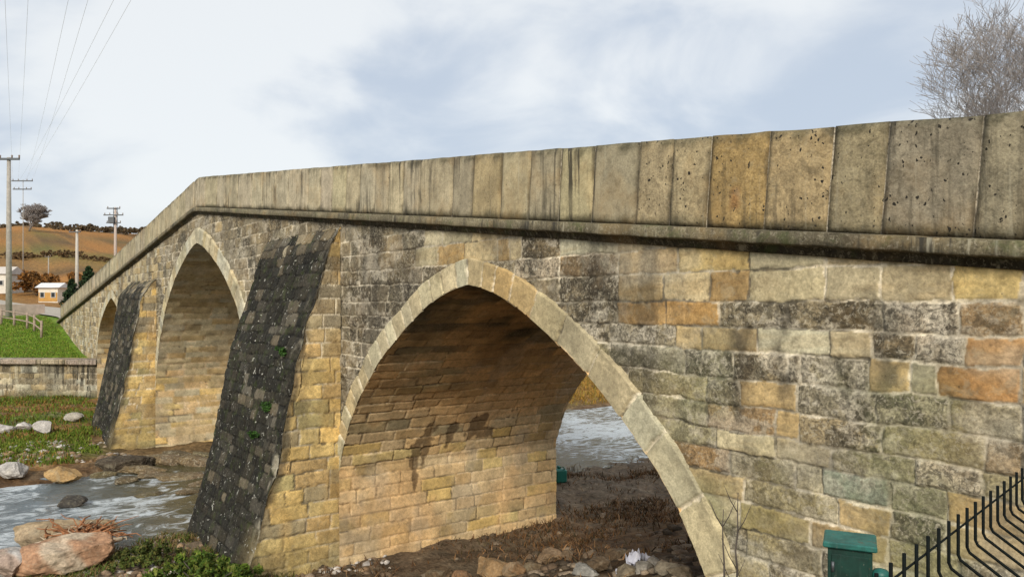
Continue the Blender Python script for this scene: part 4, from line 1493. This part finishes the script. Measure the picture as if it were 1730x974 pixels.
def grass_field(name, pts, hgt, wid, cols, seed, mat=None, lean=.4):
    r = np.random.default_rng(seed)
    n = len(pts)
    p = np.asarray(pts)
    a = r.uniform(0, 2 * np.pi, n)
    h = hgt * r.uniform(.45, 1.25, n); w = wid * r.uniform(.7, 1.3, n)
    ln = r.normal(size=(n, 2)) * lean * h[:, None]
    dx, dy = np.cos(a) * w, np.sin(a) * w
    b0 = p + np.stack([-dx, -dy, 0 * dx - .01], -1); b1 = p + np.stack([dx, dy, 0 * dx - .01], -1)
    m0 = p + np.stack([ln[:, 0] * .4 - dx * .7, ln[:, 1] * .4 - dy * .7, h * .6], -1); m1 = p + np.stack([ln[:, 0] * .4 + dx * .7, ln[:, 1] * .4 + dy * .7, h * .6], -1)
    tp = p + np.stack([ln[:, 0], ln[:, 1], h * .95], -1)
    V = np.stack([b0, b1, m1, m0, tp, tp + 1e-4], 1).reshape(-1, 3)
    i = np.arange(n)[:, None] * 6
    q = np.concatenate([i + np.array([[0, 1, 2, 3]]), i + np.array([[3, 2, 5, 4]])])
    k = r.integers(0, len(cols), n)
    C = np.repeat(np.asarray(cols)[k] * r.uniform(.65, 1.35, n)[:, None], 6, 0)
    return tag(obj(name, V, q, mat or M_LEAF, None, C, smooth=False), kind='stuff')


def scatter(n, x0, x1, y0, y1, keep, seed):
    r = np.random.default_rng(seed)
    x = r.uniform(x0, x1, n); y = r.uniform(y0, y1, n)
    m = keep(x, y, r.uniform(0, 1, n))
    x, y = x[m], y[m]
    return np.stack([x, y, ground_z(x, y)], -1)


def clump(x, y, sc, lo, hi, sd): return sstep(fbm(x * sc, y * sc, sd, 4), lo, hi)


# lawn behind the river wall
grass_field('lawn_grass', scatter(60000, -75, -46, -16, -.3, lambda x, y, r: (wall_s(x, y) > .9) & (wall_s(x, y) < 17), 1), .10, .02, [(.115, .19, .016), (.16, .24, .022), (.08, .15, .014), (.20, .20, .04)], 1)
# rusty and green growth on the left bank
grass_field('bank_grass', scatter(60000, -50, -29.5, -22, -.5, lambda x, y, r: (wall_s(x, y) < -.5) & (r < .2 + .8 * clump(x, y, .6, .4, .6, 12)) & (x - riv_c(y) < -5.2) & ~((x > -34.5) & (y > -3)), 2), .16, .02,
            [(.12, .17, .02), (.22, .12, .03), (.11, .16, .02), (.10, .15, .015)], 2)
grass_field('bank_grass', scatter(30000, -39, -31.5, -14, -2, lambda x, y, r: (riv_c(y) - x > 6.6) & (riv_c(y) - x < 12.5) & (r < .9 * clump(x, y, .6, .3, .5, 16)), 21), .13, .02, [(.13, .18, .02), (.10, .16, .016), (.17, .19, .03)], 21)
# dry brown growth on the bank under and behind the near arch
grass_field('dry_growth', scatter(90000, -21, -4.5, -1, 16, lambda x, y, r: (r < (.03 + .9 * clump(x, y, .7, .42, .62, 13)) * (.15 + .7 * sstep(y, 2.5, 6))), 3), .13, .012,
            [(.16, .08, .03), (.09, .045, .02), (.23, .13, .06), (.06, .045, .02)], 3, lean=.9)
# grass of the near gravel bar
grass_field('bar_grass', scatter(30000, -21, -14.5, -9, -1, lambda x, y, r: (r < clump(x, y, .9, .45, .62, 14)), 4), .16, .011,
            [(.09, .13, .02), (.17, .11, .04), (.06, .09, .015), (.2, .14, .06)], 4, lean=.7)
# moss and litter at the foot of the near abutment
grass_field('foot_grass', scatter(26000, -7.5, -.6, -5.5, -.05, lambda x, y, r: (r < .1 + clump(x, y, 1.1, .5, .68, 15)), 5), .10, .006,
            [(.10, .10, .025), (.18, .12, .06), (.07, .08, .02)], 5, lean=1.0)
# golden grass on the far bank seen through the near arch
grass_field('far_bank_grass', scatter(40000, -60, -29, 8, 40, lambda x, y, r: (x - riv_c(y) < -5.5), 6), .25, .03, [(.30, .17, .035), (.24, .14, .03), (.2, .15, .03)], 6)


def pebbles(name, pts, s0, s1, cols, seed):
    V0, F0 = ICO_S
    r = np.random.default_rng(seed)
    n = len(pts)
    sc = r.uniform(s0, s1, n)[:, None] * r.uniform(.6, 1.1, (n, 3)) * np.array([1, 1, .6])
    V = (V0[None] * (1 + .25 * r.normal(size=(n, len(V0), 1)) * .5) * sc[:, None, :] + np.asarray(pts)[:, None, :]).reshape(-1, 3)
    q = (np.array(F0)[None] + (np.arange(n) * len(V0))[:, None, None]).reshape(-1, 3)
    k = r.integers(0, len(cols), n)
    C = np.repeat(np.asarray(cols)[k] * r.uniform(.7, 1.25, n)[:, None], len(V0), 0)
    tag(obj(name, V, q, M_GROUND2, None, C), kind='stuff')


ICO_S = ico(1)
M_GROUND2 = col_mat('pebble_stone', scale=9, var=.25, bump=.2)
PEB = [(.4, .36, .31), (.26, .2, .14), (.5, .46, .42), (.2, .14, .09), (.33, .22, .13)]
pebbles('gravel', scatter(5000, -21.3, -14.2, -10, 1, lambda x, y, r: r < .25 + .7 * clump(x, y, .8, .4, .6, 22), 7), .03, .13, PEB, 7)
pebbles('gravel', scatter(2600, -15, -5, -1.5, 9, lambda x, y, r: r < clump(x, y, .9, .4, .6, 23), 8), .03, .16, [(.16, .11, .07), (.08, .06, .04), (.26, .2, .14)], 8)
pebbles('gravel', scatter(2200, -34, -29, -14, -1, lambda x, y, r: r < .8 * clump(x, y, .8, .42, .6, 24), 9), .05, .2, PEB, 9)


def bare_tree(name, base, height, spread, seed, label, cat='tree', levels=6, trunk_r=.2, kids=(3, 4), mat=None, first=.28, group=None, min_r=.008, jitter=.28):
    r = random.Random(seed)
    t = empty(name, base, label=label, cat=cat, group=group)
    tr = MB(); cr = MB()

    def grow(p, d, L_, rad, lv):
        pts = [p]; rads = [rad]
        n = 4 if lv < 3 else 3
        dd = d.copy()
        for i in range(n):
            dd = (dd + Vector((r.uniform(-1, 1), r.uniform(-1, 1), r.uniform(-.5, .9))) * (.10 + .035 * lv)).normalized()
            pts.append(pts[-1] + dd * L_ / n); rads.append(rad * (1 - .45 * (i + 1) / n))
        (tr if lv == 0 else cr).tube(pts, [max(a, min_r) for a in rads], 7 if lv == 0 else (5 if lv < 3 else 3), cap=False)
        if lv >= levels: return
        k = r.randint(*kids) + (1 if lv == 0 else 0)
        for i in range(k):
            f = r.uniform(.45, 1.0) if i else 1.0
            q = pts[-1] if f > .95 else pts[0].lerp(pts[-1], f)
            a = r.uniform(0, 2 * math.pi)
            side = Vector((math.cos(a), math.sin(a), r.uniform(-.1, .45)))
            nd_ = (dd * r.uniform(.5, 1.0) + side * spread * r.uniform(.6, 1.1)).normalized()
            grow(q, nd_, L_ * r.uniform(.58, .8), rads[-1] * r.uniform(.55, .8), lv + 1)
    grow(Vector(base), Vector((r.uniform(-.06, .06), r.uniform(-.06, .06), 1)).normalized(), height * first, trunk_r, 0)
    tr.build('trunk', M_BARK, t, smooth=True)
    cr.build('crown', mat or M_TWIG, t, smooth=True)
    return t


p = at(1835, 640, 30)
bare_tree('bare_tree', (p[0], p[1], gz(p[0], p[1])), 24.5, .75, 21, 'leafless tree rising behind the parapet on the right', levels=7, trunk_r=.26, first=.28, min_r=.0075, kids=(3, 5))

# trees and hedges on the ridge to the left
rt = np.random.default_rng(5)


def ridge_z(p): return gz(p[0], p[1])


p = at(48, 400, 255)
bare_tree('round_tree', (p[0], p[1], ridge_z(p) - 2.2), 21, .8, 9, 'round leafless tree standing alone on the hill ridge', levels=6, trunk_r=.35, kids=(4, 5), first=.2, min_r=.045)


def conifer(base, h, r_, label, seed, cols=((.018, .04, .014), (.03, .055, .018), (.012, .026, .01)), group='dark evergreens beside the road'):
    t = empty('evergreen_tree', base, label=label, cat='tree', group=group)
    rr_ = np.random.default_rng(seed)
    cs = []; rs = []
    for i in range(70):
        f = rr_.uniform(.06, 1)
        a = rr_.uniform(0, 2 * np.pi); R_ = r_ * (1 - f ** 1.5) * rr_.uniform(.3, 1)
        cs.append((base[0] + math.cos(a) * R_, base[1] + math.sin(a) * R_, base[2] + f * h)); rs.append(.16 * h * (1 - .6 * f))
    V, q, C = leaves(cs, rs, 45, .16, cols, seed)
    obj('crown', V, q, M_LEAF, t, C, smooth=False)
    mb = MB(); mb.tube([(base[0], base[1], base[2] - .2), (base[0], base[1], base[2] + h * .8)], [.22, .05], 6); mb.build('trunk', M_BARK, t, smooth=True)


for (u, D, h, r_, lab, sd) in [(150, 92, 4.9, 1.9, 'dark evergreen tree beside the road, the tallest of the row', 1), (121, 96, 3.4, 1.7, 'dark evergreen shrub tree left of the tallest evergreen', 2), (168, 88, 3.0, 1.3, 'dark evergreen tree just above the bridge parapet', 3)]:
    p = at(u, 500, D); conifer((p[0], p[1], gz(p[0], p[1]) - .1), h, r_, lab, sd)
# autumn shrubs by the house and hedge bushes on the ridge
BR = [(.20, .085, .02), (.26, .12, .03), (.13, .07, .025)]
for (u, D, w, h, lab, sd) in [(62, 118, 5.5, 4.0, 'rust brown shrub left of the small house', 41), (38, 124, 4.5, 3.0, 'rust brown shrub behind the main concrete pole', 42), (128, 122, 5, 3.2, 'brown shrub right of the small house', 43)]:
    p = at(u, 500, D); bush('autumn_shrub', (p[0], p[1], gz(p[0], p[1])), w, h, 40, 60, .3, BR, lab, 'shrub', sd, depth=w * .7, group='autumn shrubs near the house')
for i in range(16):
    u = -10 + i * 17 + rt.uniform(-5, 5)
    D = rt.uniform(285, 330)
    p = at(u, 400, D); w = rt.uniform(5, 11)
    bush('hedge_bush', (p[0], p[1], gz(p[0], p[1]) - .2), w, rt.uniform(1.6, 3.6), 34, 50, .42, [(.13, .09, .055), (.17, .12, .07), (.12, .10, .06)],
         'brown bare bush in the hedge line along the hill ridge', 'bush', 200 + i, depth=w * .6, group='hedge bushes along the ridge')
for i in range(9):
    u = 0 + i * 22 + rt.uniform(-6, 6); D = 190 + rt.uniform(-6, 6)
    p = at(u, 430, D); w = rt.uniform(4, 8)
    bush('hedge_bush', (p[0], p[1], gz(p[0], p[1]) - .2), w, rt.uniform(.8, 1.7), 30, 40, .30, [(.15, .09, .045), (.18, .11, .05), (.13, .10, .05)],
         'low brown bush in the field hedge halfway up the hill', 'bush', 240 + i, depth=w * .6, group='hedge bushes halfway up the hill')


# ------------------------------------------------------------------ poles and wires
def pole(u, D, ytop, label, cat, arms, rad=.17, mat=None, box=False, lattice=False, seed=0):
    p = at(u, 500, D); zb = gz(p[0], p[1])
    zt = D * (512 - ytop) / F_PX
    t = empty('utility_pole', (p[0], p[1], zb), label=label, cat='utility pole', group='utility poles along the road')
    mb = MB(); mb.tube([(p[0], p[1], zb - .4), (p[0], p[1], zb + (zt - zb) * .5), (p[0], p[1], zt)], [rad * 1.25, rad, rad * .72], 10)
    mb.build('pole_shaft', mat or M_CONCRETE, t, smooth=True)
    c, s = math.cos(VIEW_RZ), math.sin(VIEW_RZ)
    tips = []
    for (dz, hw, th) in arms:
        z = zt - dz
        a = MB(); a.box((p[0], p[1] - rad - th * .4, z), (2 * hw, th, th), VIEW_RZ, .01); a.build('crossarm', M_STEEL, t)
        for k in ((-1, -.45, .45, 1) if hw > 1 else (-1, 1)):
            x, y = p[0] + c * hw * .92 * k, p[1] + s * hw * .92 * k - rad
            b = MB(); b.tube([(x, y, z), (x, y, z + .1), (x, y, z + .18), (x, y, z + .26), (x, y, z + .34)], [.03, .07, .05, .08, .03], 8); b.build('insulator', M_PORCELAIN, t, smooth=True)
            tips.append((x, y, z + .32))
    if box:
        a = MB(); a.box((p[0], p[1] - .5, zt - 2.0), (.9, .6, 1.0), VIEW_RZ, .05); a.build('transformer', M_STEEL, t)
    if lattice:
        for sg in (-1, 1):
            a = MB()
            for k in range(5):
                z0_ = zt - 3.2 + k * .6
                a.tube([(p[0] + sg * c * .28, p[1] + sg * s * .28, z0_), (p[0] - sg * c * .28, p[1] - sg * s * .28, z0_ + .6)], .03, 4)
            a.tube([(p[0] + sg * c * .3, p[1] + sg * s * .3, zt - 3.3), (p[0] + sg * c * .3, p[1] + sg * s * .3, zt)], .04, 4)
            a.build('lattice_brace', M_STEEL, t)
    return t, tips


pole(15, 62, 266, 'tall concrete pole nearest the camera with one short crossarm', 'utility pole', [(.15, 1.15, .16)], rad=.19)
_, tips = pole(39, 125, 303, 'distant thin pole with two wide crossarms carrying the wires', 'utility pole', [(.25, 1.7, .16), (1.6, 1.5, .16)], rad=.06)
pole(130, 100, 388, 'pale concrete pole rising behind the dark evergreens', 'utility pole', [(.3, .75, .14)], rad=.2, mat=plain_mat('pale_concrete', (.5, .46, .4), .85, var=.1, scale=3))
pole(195, 118, 350, 'concrete pole with braced head and three crossarms left of the parapet', 'utility pole', [(.2, 1.0, .16), (1.2, 1.5, .16), (2.4, 1.1, .14)], rad=.22, box=True, lattice=True, mat=plain_mat('pinkish_concrete', (.46, .38, .33), .85, var=.1, scale=3))
pole(82, 135, 432, 'short thin pole left of the pale concrete pole', 'utility pole', [(.2, .5, .1)], rad=.1)
# wires run from the distant pole over the camera's left shoulder
ends = [(8, -40, 22, 0), (48, -40, 22, 1), (118, -40, 22, 2), (152, -40, 22, 3), (198, -40, 22, 4), (228, -40, 22, 5)]
wl = ['first overhead wire from the left, nearest the concrete pole', 'second overhead wire from the left against the sky', 'third overhead wire from the left against the sky', 'fourth overhead wire from the left against the sky',
      'fifth overhead wire from the left against the sky', 'rightmost overhead wire fanning out across the sky']
for (u, v, D, i) in ends:
    a = Vector(tips[i]); b = Vector(at(u, v, D))
    pts = []
    for k in range(25):
        f = k / 24 * 1.25
        q_ = a.lerp(b, f); q_.z -= 1.6 * f * (1.25 - f) * 1.2
        pts.append(q_)
    mb = MB(); mb.tube(pts, .0045, 5); o = mb.build('overhead_wire', M_WIRE, None, smooth=True, origin=tuple(a))
    tag(o, wl[i], 'wire', 'overhead wires')


# ------------------------------------------------------------------ house, roadside fence
def house(u, D, w, dp, h, rh, wallc, roofc, label, seed, lower=None):
    p = at(u, 500, D); zb = gz(p[0], p[1]) - .2
    t = empty('house', (p[0], p[1], zb), label=label, cat='house')
    a = MB(); a.box((p[0], p[1], zb + h / 2), (w, dp, h), VIEW_RZ, 0); a.build('wall', plain_mat('house_wall', wallc, .9, var=.08, scale=2), t)
    c, s = math.cos(VIEW_RZ), math.sin(VIEW_RZ)

    def T(x, y, z): return (p[0] + x * c - y * s, p[1] + x * s + y * c, z)
    e = .35
    V = [T(-w / 2 - e, -dp / 2 - e, zb + h), T(w / 2 + e, -dp / 2 - e, zb + h), T(w / 2 + e, dp / 2 + e, zb + h), T(-w / 2 - e, dp / 2 + e, zb + h), T(-w / 2 - e, 0, zb + h + rh), T(w / 2 + e, 0, zb + h + rh)]
    a = MB(); a.add(V, [(0, 1, 5, 4), (2, 3, 4, 5), (1, 2, 5), (3, 0, 4), (3, 2, 1, 0)]); a.build('roof', plain_mat('house_roof', roofc, .8, var=.1, scale=2), t)
    if lower:
        a = MB(); a.box(T(0, -dp / 2 - .04, zb + h * .42), (w * .96, .06, h * .55), VIEW_RZ, 0); a.build('painted_band', plain_mat('orange_render', lower, .9, var=.1, scale=2), t)
    for k in (-.28, .28):
        a = MB(); a.box(T(k * w, -dp / 2 - .09, zb + h * .55), (.24 * w, .06, .8), VIEW_RZ, 0); f = a.build('window', plain_mat('window_frame', (.6, .6, .58), .6), t)
        a = MB(); a.box(T(k * w, -dp / 2 - .13, zb + h * .55), (.24 * w - .16, .03, .64), VIEW_RZ, 0); a.build('pane', plain_mat('window_pane', (.03, .035, .04), .15), f)


house(90, 108, 2.7, 2.4, 2.2, .7, (.70, .64, .54), (.66, .66, .66), 'small house with pale roof and an orange painted wall below the hill', 1, (.50, .28, .08))
house(-2, 120, 5.2, 4.0, 3.0, 1.2, (.68, .64, .56), (.55, .5, .45), 'whitish house at the left edge behind the main pole', 2)


def road_fence():
    # bleached timber post and rail running along the lawn's upper edge
    pts = [at(u, v, D) for u, v, D in [(2, 525, 57), (24, 530, 56), (46, 534, 55), (58, 538, 54), (70, 543, 52)]]
    p0 = pts[2]
    t = empty('roadside_fence', (p0[0], p0[1], gz(p0[0], p0[1])), label='bleached post and rail fence along the top of the lawn', cat='fence')
    m = plain_mat('bleached_timber', (.34, .26, .2), .9, var=.25, scale=6)
    top = []
    for q_ in pts:
        z = gz(q_[0], q_[1])
        a = MB(); a.tube([(q_[0], q_[1], z - .2), (q_[0] + .03, q_[1], z + 1.15)], [.09, .075], 7); a.build('post', m, t, smooth=True)
        top.append((q_[0], q_[1], z))
    for hgt in (.5, 1.0):
        a = MB(); a.tube([(x, y, z + hgt) for x, y, z in top], .05, 5); a.build('rail', m, t, smooth=True)


road_fence()
a0 = at(-40, 505, 66); a1 = at(75, 508, 70)
mb = MB()
cxy = ((a0[0] + a1[0]) / 2, (a0[1] + a1[1]) / 2)
mb.box((cxy[0], cxy[1], gz(*cxy) + .35), (math.dist(a0[:2], a1[:2]), .25, 1.3), math.atan2(a1[1] - a0[1], a1[0] - a0[0]), .03)
tag(mb.build('garden_wall', plain_mat('pinkish_render', (.42, .33, .27), .9, var=.15, scale=2), None, origin=(cxy[0], cxy[1], gz(*cxy))), 'low pinkish roadside wall behind the bleached fence', 'wall')


# ------------------------------------------------------------------ green box, mesh fence, saplings, post under the arch
def green_box():
    D = 3.15
    p = at(1436, 900, D)
    zt = D * (512 - 916) / F_PX
    zg = gz(p[0], p[1])
    t = empty('utility_box', (p[0], p[1], zg), label='dark green metal box with overhanging teal lid on the bank before the abutment wall', cat='utility box')
    rz = VIEW_RZ - .42
    w, dp = .165, .15
    a = MB(); a.box((p[0], p[1], zt - .2), (w, dp, .40), rz, .004); body = a.build('box_body', M_BOXG, t)
    a = MB(); a.box((p[0], p[1], zt + .008), (w + .036, dp + .04, .024), rz, .005, taper=.985)
    a.build('lid', M_LID, t)
    c, s = math.cos(rz), math.sin(rz)

    def T(x, y, z): return (p[0] + x * c - y * s, p[1] + x * s + y * c, z)
    a = MB(); a.box(T(0, -dp / 2 - .004, zt - .2), (w - .03, .006, .34), rz, .002); d = a.build('door', M_BOXG, t)
    a = MB(); a.tube([T(w / 2 - .035, -dp / 2 - .006, zt - .2), T(w / 2 - .035, -dp / 2 - .022, zt - .2)], .009, 8); a.build('lock', M_STEEL, d, smooth=True)
    for k in (-1, 1):
        a = MB(); a.tube([T(-w / 2 + .02, -dp / 2 - .008, zt - .2 + k * .12 - .02), T(-w / 2 + .02, -dp / 2 - .008, zt - .2 + k * .12 + .02)], .006, 6); a.build('hinge', M_STEEL, d, smooth=True)
    a = MB(); a.box((p[0], p[1], (zt - .4 + zg - .1) / 2), (.07, .07, zt - .4 - zg + .1), rz, .004); a.build('post', M_BOXG, t)
    q_ = at(1488, 966, 3.05); 
    zc = 3.05 * (512 - 962) / F_PX
    zg2 = gz(q_[0], q_[1])
    t2 = empty('fence_post', (q_[0], q_[1], zg2), label='slim green post with a rounded teal cap right of the metal box', cat='post')
    a = MB(); a.tube([(q_[0], q_[1], zg2 - .1), (q_[0], q_[1], zc - .02)], .026, 12); a.build('shaft', M_BOXG, t2, smooth=True)
    a = MB(); a.tube([(q_[0], q_[1], zc - .035), (q_[0], q_[1], zc - .012), (q_[0], q_[1], zc), (q_[0], q_[1], zc + .006)], [.033, .033, .026, .008], 14); a.build('cap', M_LID, t2, smooth=True)


green_box()


def mesh_fence():
    """welded wire panels with a folded rib, running from the camera's side towards the abutment"""
    A = at(1505, 950, 1.62); B = at(1727, 790, 2.56)
    dv = (B - A)[:2]; Ld = np.linalg.norm(dv); dv = dv / Ld
    nv = np.array([dv[1], -dv[0]])                           # towards the camera's bank (+x)
    if nv[0] < 0: nv = -nv
    step = Ld / 15.0
    ztop = (A[2] + B[2]) / 2
    zend = -1.62
    base = A[:2] + dv * 1.0
    # profile: straight top stub, fold out and back, straight run, fold again
    prof = [(0, 0), (0, -.105), (.006, -.118), (.122, -.195), (.128, -.205), (.128, -.62), (.19, -.69), (.128, -.76), (.128, -1.12)]
    n_before, n_after = 4, 30
    zg0 = zend
    t = empty('mesh_fence', (base[0], base[1], zg0), label='dark green welded wire fence with folded rib along the near bank', cat='fence')
    for i in range(-n_before, n_after):
        p = A[:2] + dv * step * i
        zoff = (A[2] + (B[2] - A[2]) * i / 15.0) - 0
        pts = [(p[0] + nv[0] * a, p[1] + nv[1] * a, zoff + z) for a, z in prof]
        m = MB(); m.tube(pts, .0042, 7); m.build('vertical_wire', M_FENCE, t, smooth=True)
    for (a, z, r_) in [(-.007, -.045, .0028), (.136, -.203, .0075), (.121, -.40, .0038), (.121, -.60, .0038), (.197, -.69, .0045), (.121, -1.1, .0038)]:
        q0 = A[:2] - dv * step * n_before; q1 = A[:2] + dv * step * n_after
        za = A[2] + (B[2] - A[2]) * -n_before / 15.0; zb_ = A[2] + (B[2] - A[2]) * n_after / 15.0
        m = MB(); m.tube([(q0[0] + nv[0] * a, q0[1] + nv[1] * a, za + z), (q1[0] + nv[0] * a, q1[1] + nv[1] * a, zb_ + z)], r_, 7); m.build('horizontal_wire', M_FENCE, t, smooth=True)
    for i in (4.5, 24.5):
        p = A[:2] + dv * step * i - nv * .05
        zz = A[2] + (B[2] - A[2]) * i / 15.0
        m = MB(); m.box((p[0], p[1], (zz - .5 + gz(p[0], p[1]) - .2) / 2), (.05, .05, zz - .5 - gz(p[0], p[1]) + .2), math.atan2(dv[1], dv[0]), .004); m.build('post', M_FENCE, t)


mesh_fence()


def sapling(u, D, ytop, lean, label, seed):
    r = random.Random(seed)
    p = at(u, 960, D); zg = gz(p[0], p[1]); zt = D * (512 - ytop) / F_PX
    t = empty('sapling', (p[0], p[1], zg), label=label, cat='sapling', group='bare saplings before the abutment wall')
    h = zt - zg
    m = MB()
    pts = [(p[0] + lean * f * RX + r.uniform(-.012, .012), p[1] + lean * f * RY + r.uniform(-.01, .01), zg - .05 + h * f) for f in np.linspace(0, 1, 8)]
    m.tube(pts, [.013, .012, .011, .01, .008, .007, .005, .003], 6)
    m.build('stem', M_BARK, t, smooth=True)
    tw = MB()
    for k in range(6):
        f = r.uniform(.25, .95); q_ = Vector(pts[int(f * 7)])
        sd = r.choice((-1, 1)); L_ = r.uniform(.12, .35)
        e = q_ + Vector((RX * sd * L_ * .5, RY * sd * L_ * .5, L_))
        tw.tube([q_, q_.lerp(e, .5) + Vector((0, 0, -.02)), e], [.005, .004, .002], 4)
    tw.build('twig', M_BARK, t, smooth=True)


sapling(1243, 7.05, 822, .02, 'taller bare sapling beside the right foot of the near arch', 1)
sapling(1226, 7.0, 850, -.03, 'shorter bare sapling just left of the taller one', 2)


def canister():
    D = 23.0
    p = at(947, 790, D); zg = gz(p[0], p[1])
    t = empty('canister', (p[0], p[1], zg), label='small teal plastic canister on the bank just past the inner corner of the near arch', cat='canister')
    m = plain_mat('teal_plastic', (.015, .16, .12), .45, var=.15, scale=8)
    a = MB(); a.box((p[0], p[1], zg + .2), (.34, .24, .42), VIEW_RZ + .3, .05); a.build('can_body', m, t)
    a = MB(); a.tube([(p[0] - .1, p[1], zg + .4), (p[0] - .1, p[1], zg + .48)], .045, 10); a.build('spout', m, t, smooth=True)
    a = MB(); a.tube([(p[0] - .02, p[1], zg + .4), (p[0], p[1], zg + .47), (p[0] + .1, p[1] + .04, zg + .47), (p[0] + .12, p[1] + .05, zg + .4)], .018, 6); a.build('handle', m, t, smooth=True)


canister()
